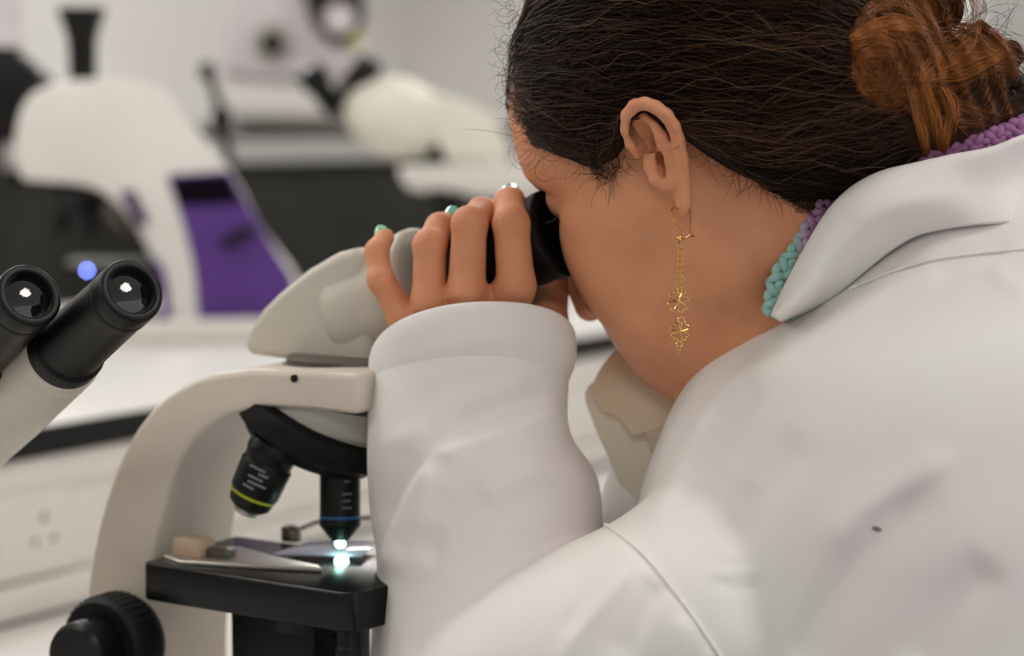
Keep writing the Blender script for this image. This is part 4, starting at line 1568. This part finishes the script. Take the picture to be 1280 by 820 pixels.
# curls and wisps at the temple, forehead, sideburn and nape
def wisp(px, py, depth, dx, dy, dz, length, curl, seed, n=22, grav=0.0):
    r = np.random.default_rng(seed)
    p0 = P(px, py, depth)
    d = unit(cv(dx, dz, dy))
    s = unit(np.cross(d, FW) + r.normal(size=3) * .2)
    t = np.linspace(0, 1, n)
    th = curl * t ** 1.2
    pth = [p0]
    st = length / n
    for i in range(1, n):
        c = math.cos(th[i]) * d + math.sin(th[i]) * s - ZZ * grav * t[i]
        pth.append(pth[-1] + unit(c) * st)
    return np.array(pth)


WS = []
r_ = np.random.default_rng(31)
for i in range(120):                                   # forehead front fuzz
    u_ = r_.uniform()
    px = np.interp(u_, [0, .5, 1], [640, 632, 656]) + r_.uniform(0, 12)
    py = np.interp(u_, [0, .5, 1], [0, 80, 172]) + r_.uniform(-12, 8)
    WS.append(wisp(px, py, 1.06 + r_.uniform(-.03, .02), r_.uniform(-1, .3), r_.uniform(-1, .8), r_.uniform(-.6, .3), r_.uniform(.006, .020), r_.uniform(-3.4, 3.4), i))
for i in range(200):                                   # temple curls
    px, py = r_.uniform(648, 770), r_.uniform(70, 195)
    hp = scalp_hit(px, py)
    q = HO + hp[0] * HX + hp[1] * HY + hp[2] * HZ
    dpt = (q - CAM) @ FW
    WS.append(wisp(px, py, dpt - r_.uniform(.0005, .005), r_.uniform(-1, 1), r_.uniform(-.7, .5), r_.uniform(-.2, .05), r_.uniform(.012, .036), r_.uniform(-5, 5), 300 + i))
for i in range(45):                                   # sideburn
    px, py = r_.uniform(722, 790), r_.uniform(165, 215)
    hp = scalp_hit(px, py)
    q = HO + hp[0] * HX + hp[1] * HY + hp[2] * HZ
    dpt = (q - CAM) @ FW
    WS.append(wisp(px, py, dpt - r_.uniform(-.001, .003), r_.uniform(-.9, .4), r_.uniform(-.9, .2), r_.uniform(.0, .2), r_.uniform(.008, .022), r_.uniform(-3.2, 3.2), 700 + i))
for i in range(130):                                   # nape
    u_ = r_.uniform()
    px = np.interp(u_, [0, .4, 1], [870, 930, 1035]) + r_.uniform(-6, 10)
    py = np.interp(u_, [0, .4, 1], [170, 216, 258]) + r_.uniform(-22, 4)
    hp = scalp_hit(px, py - 8)
    q = HO + hp[0] * HX + hp[1] * HY + hp[2] * HZ
    dpt = min((q - CAM) @ FW, 1.06)
    WS.append(wisp(px, py, dpt - .001, r_.uniform(-.2, .9), r_.uniform(-1.0, -.3), r_.uniform(.0, .2), r_.uniform(.008, .030), r_.uniform(-2.2, 2.2), 900 + i))
k_ = 0
bx = r_.uniform(654, 1035, 2000)
by = np.interp(bx, HLX, HLY) + r_.uniform(-10, 8, 2000) * np.abs(r_.normal(size=2000)).clip(0, 1.5)
bd_ = surf_depth(bx, by, head_sd)
for x_, y_, d_ in zip(bx, by, bd_):
    if 776 < x_ < 862 or d_ > 1.12:
        continue
    tx, ty = (r_.uniform(.3, 1), r_.uniform(-.2, .9)) if x_ < 745 else ((r_.uniform(-.7, .7), r_.uniform(-.7, 1)) if x_ < 800 else (r_.uniform(.5, 1), r_.uniform(-.1, .7)))
    WS.append(wisp(x_, y_, d_ - .0004, tx, ty, r_.uniform(-.12, .02), r_.uniform(.006, .020), r_.uniform(-1.2, 1.2), 3000 + k_))
    k_ += 1
WS = np.array(WS)
V3, F3 = strands(WS, np.random.default_rng(1).uniform(.00006, .00014, len(WS)))
o = fast_mesh('loose_wisps', V3, F3, HAIRB, hair)
o['kind'] = 'stuff'

CL = []
rc = np.random.default_rng(61)
for i in range(150):
    cx, cy = rc.uniform(640, 775), rc.uniform(-5, 185)
    if cy > np.interp(cx, HLX, HLY) - 12:
        continue
    a0_, ln = rc.uniform(0, 6.28), rc.uniform(30, 75)
    sw = rc.choice([-1, 1]) * rc.uniform(1.5, 4.2)
    u_ = np.linspace(0, 1, 9)
    ang = (.1 if rc.uniform() < .7 else -.9) + rc.normal() * .5 + sw * (u_ - .5) * (1 if rc.uniform() < .5 else np.sin(u_ * 7))
    c = np.stack([cx + np.cumsum(np.cos(ang)) * ln / 9, cy + np.cumsum(np.sin(ang)) * ln / 9], -1)
    for k_ in range(int(rc.uniform(5, 16))):
        CL.append(c + rc.normal(size=2) * 2.2 + np.outer(u_ - .5, rc.normal(size=2) * 2.5))
CL = np.array([spline(q, 20) for q in CL])
ok_ = (CL[..., 1] < np.interp(CL[..., 0], HLX, HLY) + 2).all(1) & (CL[..., 0] > 640).all(1)
CL = CL[ok_]
dC = surf_depth(CL[..., 0].ravel(), CL[..., 1].ravel(), hair_form).reshape(CL.shape[:2])
dC = np.minimum(dC, 1.12) - rc.uniform(.0005, .0042, (len(CL), 1)) * np.sin(np.linspace(.15, 3.0, 20))[None]
CLW = CAM + dC[..., None] * (FW + (CL[..., 0:1] - 640) / FPX * RT - (CL[..., 1:2] - 410) / FPX * UP)
V, F = strands(CLW, rc.uniform(.00010, .00022, len(CLW)))
o = fast_mesh('front_curls', V, F, HAIRB, hair)
o['kind'] = 'stuff'

# ---- the bun: a coiled knot, a looped tail and a lock hanging onto the collar
BD_ = 1.000


def blob(px, py, d, rx, ry, rz, ang=0):
    c, s = math.cos(ang), math.sin(ang)
    return P(px, py, d), (RT * c + UP * s, FW, UP * c - RT * s), (rx / 2420, ry / 2420, rz / 2420)


def bun_sd(p):
    out = None
    for (px, py, d, rx, ry, rz, ang) in ((1116, 72, .988, 58, 60, 74, 0), (1145, -5, 1.008, 60, 70, 60, 0), (1215, 88, 1.0, 62, 48, 42, .35), (1160, 140, 1.006, 95, 60, 52, .1), (1090, 170, 1.03, 72, 60, 66, 0), (1235, 150, 1.02, 60, 46, 36, -.2)):
        c, ax, r = blob(px, py, d, rx, ry, rz, ang)
        q = np.stack([(p - c) @ a for a in ax], -1)
        e = sd_ell(q, (0, 0, 0), r)
        out = e if out is None else smin(out, e, .008)
    return out + .0015 * np.sin(p[:, 0] * 600 + p[:, 2] * 300)


bl, bh = P(960, 290, 1.0) - .06, P(1330, -110, 1.05) + .06
gV, gF = surface_net(bun_sd, bl, bh, 0.002)
bun = fast_mesh('bun', gV, gF, mat('bun_shade', (62, 36, 19), .8, spec=.1), hair)
bun['label'] = 'auburn bun of coiled hair'


def px_strands(paths, sdf, lift, n=26):
    """paths (m,k,2): lay pixel paths on the bun's surface"""
    m = len(paths)
    S = np.array([spline(p, n) for p in paths])
    d = surf_depth(S[..., 0].ravel(), S[..., 1].ravel(), sdf).reshape(m, n)
    d = np.minimum(d, np.median(d, axis=1, keepdims=True) + .02)
    ker = np.array([1, 2, 3, 2, 1.]) / 9
    d = np.stack([np.convolve(np.pad(q, 2, mode='edge'), ker, 'valid') for q in d]) - lift[:, None]
    return CAM + d[..., None] * (FW + (S[..., 0:1] - 640) / FPX * RT - (S[..., 1:2] - 410) / FPX * UP)


def lock(ctrl, width, m, seed, jit=2.0):
    """m strands following a pixel centre line; width px at each control point"""
    r = np.random.default_rng(seed)
    c = np.array(ctrl, float)
    t = np.gradient(c, axis=0)
    t /= np.maximum(np.linalg.norm(t, axis=1, keepdims=True), 1e-9)
    nrm = np.stack([-t[:, 1], t[:, 0]], -1)
    w_ = np.asarray(width, float)
    return [c + nrm * (w_ * u_)[:, None] + r.normal(size=c.shape) * jit for u_ in r.uniform(-1, 1, m)]


def coil(cx, cy, r0, r1, a0, a1, m, seed, sq=1.0):
    r = np.random.default_rng(seed)
    out = []
    for _ in range(m):
        rr = r.uniform(r0, r1)
        a = np.linspace(a0, a1, 9) + r.uniform(-.5, .5)
        k_ = rr * (1 + .07 * np.sin(a * 2 + r.uniform(0, 6)))
        out.append(np.stack([cx + k_ * np.cos(a) + r.normal() * 3, cy + k_ * sq * np.sin(a) + r.normal() * 3], -1))
    return out


light, midt, dark = [], [], []
r__ = np.random.default_rng(404)
for i in range(4200):                                  # cover: short strands swirling round the knot
    cx, cy = ((1108, 78), (1190, 100), (1150, 10), (1240, 118))[i % 4 if i % 8 < 6 else 0]
    a0_ = r__.uniform(0, 6.28)
    rr_ = r__.uniform(4, 74 if i % 2 else 80)
    a_ = a0_ + np.linspace(0, r__.uniform(.5, 1.6), 7)
    e_ = np.stack([cx + rr_ * np.cos(a_) * 1.05 + r__.normal() * 3, cy + rr_ * np.sin(a_) * (1.0 if i % 2 else .62) + np.linspace(0, r__.normal() * 8, 7)], -1)
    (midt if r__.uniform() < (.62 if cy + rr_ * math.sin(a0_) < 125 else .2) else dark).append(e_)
midt += coil(1092, 84, 6, 58, 0.3, 4.6, 380, 41, 1.0)
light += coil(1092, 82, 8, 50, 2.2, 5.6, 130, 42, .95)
midt += lock([(1068, 60), (1075, 20), (1105, -4), (1145, 2), (1172, 40), (1176, 80)], [6, 10, 14, 16, 14, 10], 260, 43)
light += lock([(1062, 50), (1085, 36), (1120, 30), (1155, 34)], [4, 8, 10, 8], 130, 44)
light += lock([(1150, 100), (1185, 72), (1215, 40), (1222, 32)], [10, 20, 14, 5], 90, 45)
midt += lock([(1150, 108), (1190, 88), (1235, 74), (1262, 84)], [12, 26, 20, 8], 300, 46)
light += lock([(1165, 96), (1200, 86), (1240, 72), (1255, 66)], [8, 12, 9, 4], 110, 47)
midt += lock([(1222, 30), (1245, 50), (1258, 75), (1270, 95)], [5, 7, 7, 6], 120, 48)
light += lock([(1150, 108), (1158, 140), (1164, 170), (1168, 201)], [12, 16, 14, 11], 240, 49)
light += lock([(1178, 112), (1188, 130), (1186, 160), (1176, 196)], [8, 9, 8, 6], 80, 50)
midt += lock([(1130, 120), (1160, 130), (1200, 140), (1235, 150)], [14, 18, 16, 10], 160, 51)
midt += coil(1075, 122, 6, 34, -0.6, 4.2, 120, 52, .8)
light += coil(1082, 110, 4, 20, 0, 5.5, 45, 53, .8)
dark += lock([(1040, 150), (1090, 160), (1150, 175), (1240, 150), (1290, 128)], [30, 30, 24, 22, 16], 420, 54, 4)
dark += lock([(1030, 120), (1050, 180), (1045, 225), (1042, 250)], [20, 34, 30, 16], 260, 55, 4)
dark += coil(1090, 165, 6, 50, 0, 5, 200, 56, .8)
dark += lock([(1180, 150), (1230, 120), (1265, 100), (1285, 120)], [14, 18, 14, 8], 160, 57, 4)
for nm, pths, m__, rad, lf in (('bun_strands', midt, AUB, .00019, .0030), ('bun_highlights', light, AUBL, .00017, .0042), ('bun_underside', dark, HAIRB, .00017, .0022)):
    r = np.random.default_rng(len(pths))
    kk_ = max(len(p) for p in pths)
    S = px_strands([spline(p, 9) for p in pths], bun_sd, r.uniform(.0, lf, len(pths)))
    V, F = strands(S, r.uniform(rad * .6, rad * 1.3, len(pths)))
    o = fast_mesh(nm, V, F, m__, bun)
    o['kind'] = 'stuff'
fly = []
r = np.random.default_rng(77)
for i in range(90):
    a = r.uniform(-2.9, .2)
    px, py = 1165 + 90 * math.cos(a) * r.uniform(.6, 1), 80 + 70 * math.sin(a) * r.uniform(.6, 1)
    fly.append(wisp(px, py, 1.0 + r.uniform(0, .03), math.cos(a) + r.uniform(-.8, .8), -math.sin(a) + r.uniform(-.8, .8), r.uniform(-.3, .3), r.uniform(.012, .04), r.uniform(-3, 3), 2000 + i))
V, F = strands(np.array(fly), .00011)
o = fast_mesh('flyaway_strands', V, F, HAIRB, bun)
o['kind'] = 'stuff'

# ================================================================== earring
er = thing('earring', 'gold drop earring with two clover charms hanging from the left ear', 'earring', P(849, 440, 1.003))
ED = 1.000
wire = [(848, 262, 1.010), (842, 259, 1.003), (839, 266, .999), (842, 275, .998), (850, 285, .999), (853, 291, ED)]
part('hook', tube(spline([P(*q) for q in wire], 30), .00042, 8), M['gold'], er)
part('hook_back', tube(spline([P(*q) for q in ((862, 262, 1.010), (863, 276, 1.006), (862, 288, 1.003), (865, 296, ED))], 20), .00035, 8), M['gold'], er)
part('latch', tube(spline([P(*q) for q in ((853, 298, ED), (858, 297, ED), (864, 293, ED), (868, 296, ED))], 14), .00055, 8), M['gold'], er)
part('bead', ellipsoid(P(849, 299, ED), (RT, FW, UP), (.0017, .0017, .0022), 20, 12), M['gold'], er)
lk = []
ys = np.arange(308, 362, 3.6)
for j, (dx0, dx1) in enumerate(((-1.2, -2.2), (1.8, 2.6))):
    for i, y in enumerate(ys):
        u_ = i / (len(ys) - 1)
        x = 851 + (dx0 * (1 - u_) + dx1 * u_) - 1.8 * u_ + (1.0 if j else 0) * math.sin(u_ * 3)
        lk.append(torus(P(x, y, ED + .0004 * (i % 2)), unit(cv((1 if i % 2 else .25), -.6, .1)), .00078, .00026, 12, 6))
ch = part('chain', join(*lk), M['gold'], er)


def clover(cx, cy, size, rot):
    c = P(cx, cy, ED)
    ts = []
    for q in range(4):
        a = rot + q * math.pi / 2
        e1 = RT * math.cos(a) + UP * math.sin(a)
        e2 = -RT * math.sin(a) + UP * math.cos(a)
        k_ = size
        heart = [(0, 0), (.45, .28), (.85, .42), (1.05, .25), (.92, 0), (1.05, -.25), (.85, -.42), (.45, -.28), (0, 0)]
        pth = spline([c + e1 * x * k_ + e2 * y * k_ * 1.1 for x, y in heart], 40)
        ts.append(tube(pth, .00048, 7))
    ts.append(ellipsoid(c, (RT, FW, UP), (.0009, .0007, .0009), 12, 8))
    return join(*ts)


part('clover_charm', clover(848, 377, .0052, .6), M['gold'], er)
part('link', torus(P(849, 363, ED), unit(cv(.4, -1, 0)), .0013, .0004, 16, 6), M['gold'], er)
part('link', torus(P(851, 400, ED), unit(cv(.5, -1, 0)), .0016, .0005, 16, 6), M['gold'], er)
part('clover_charm', clover(850, 414, .0046, .8), M['gold'], er)
part('link', torus(P(849, 430, ED), unit(cv(.3, -1, .2)), .0016, .0005, 16, 6), M['gold'], er)
part('drop', torus(P(849, 437, ED), unit(cv(1, -.5, .1)), .0014, .00055, 16, 6), M['gold'], er)
# ================================================================== view
SC.view_settings.view_transform = 'Standard'
SC.view_settings.look = 'None'
SC.view_settings.exposure = 0.15
SC.view_settings.gamma = 1.0
SC.view_settings.use_curve_mapping = False
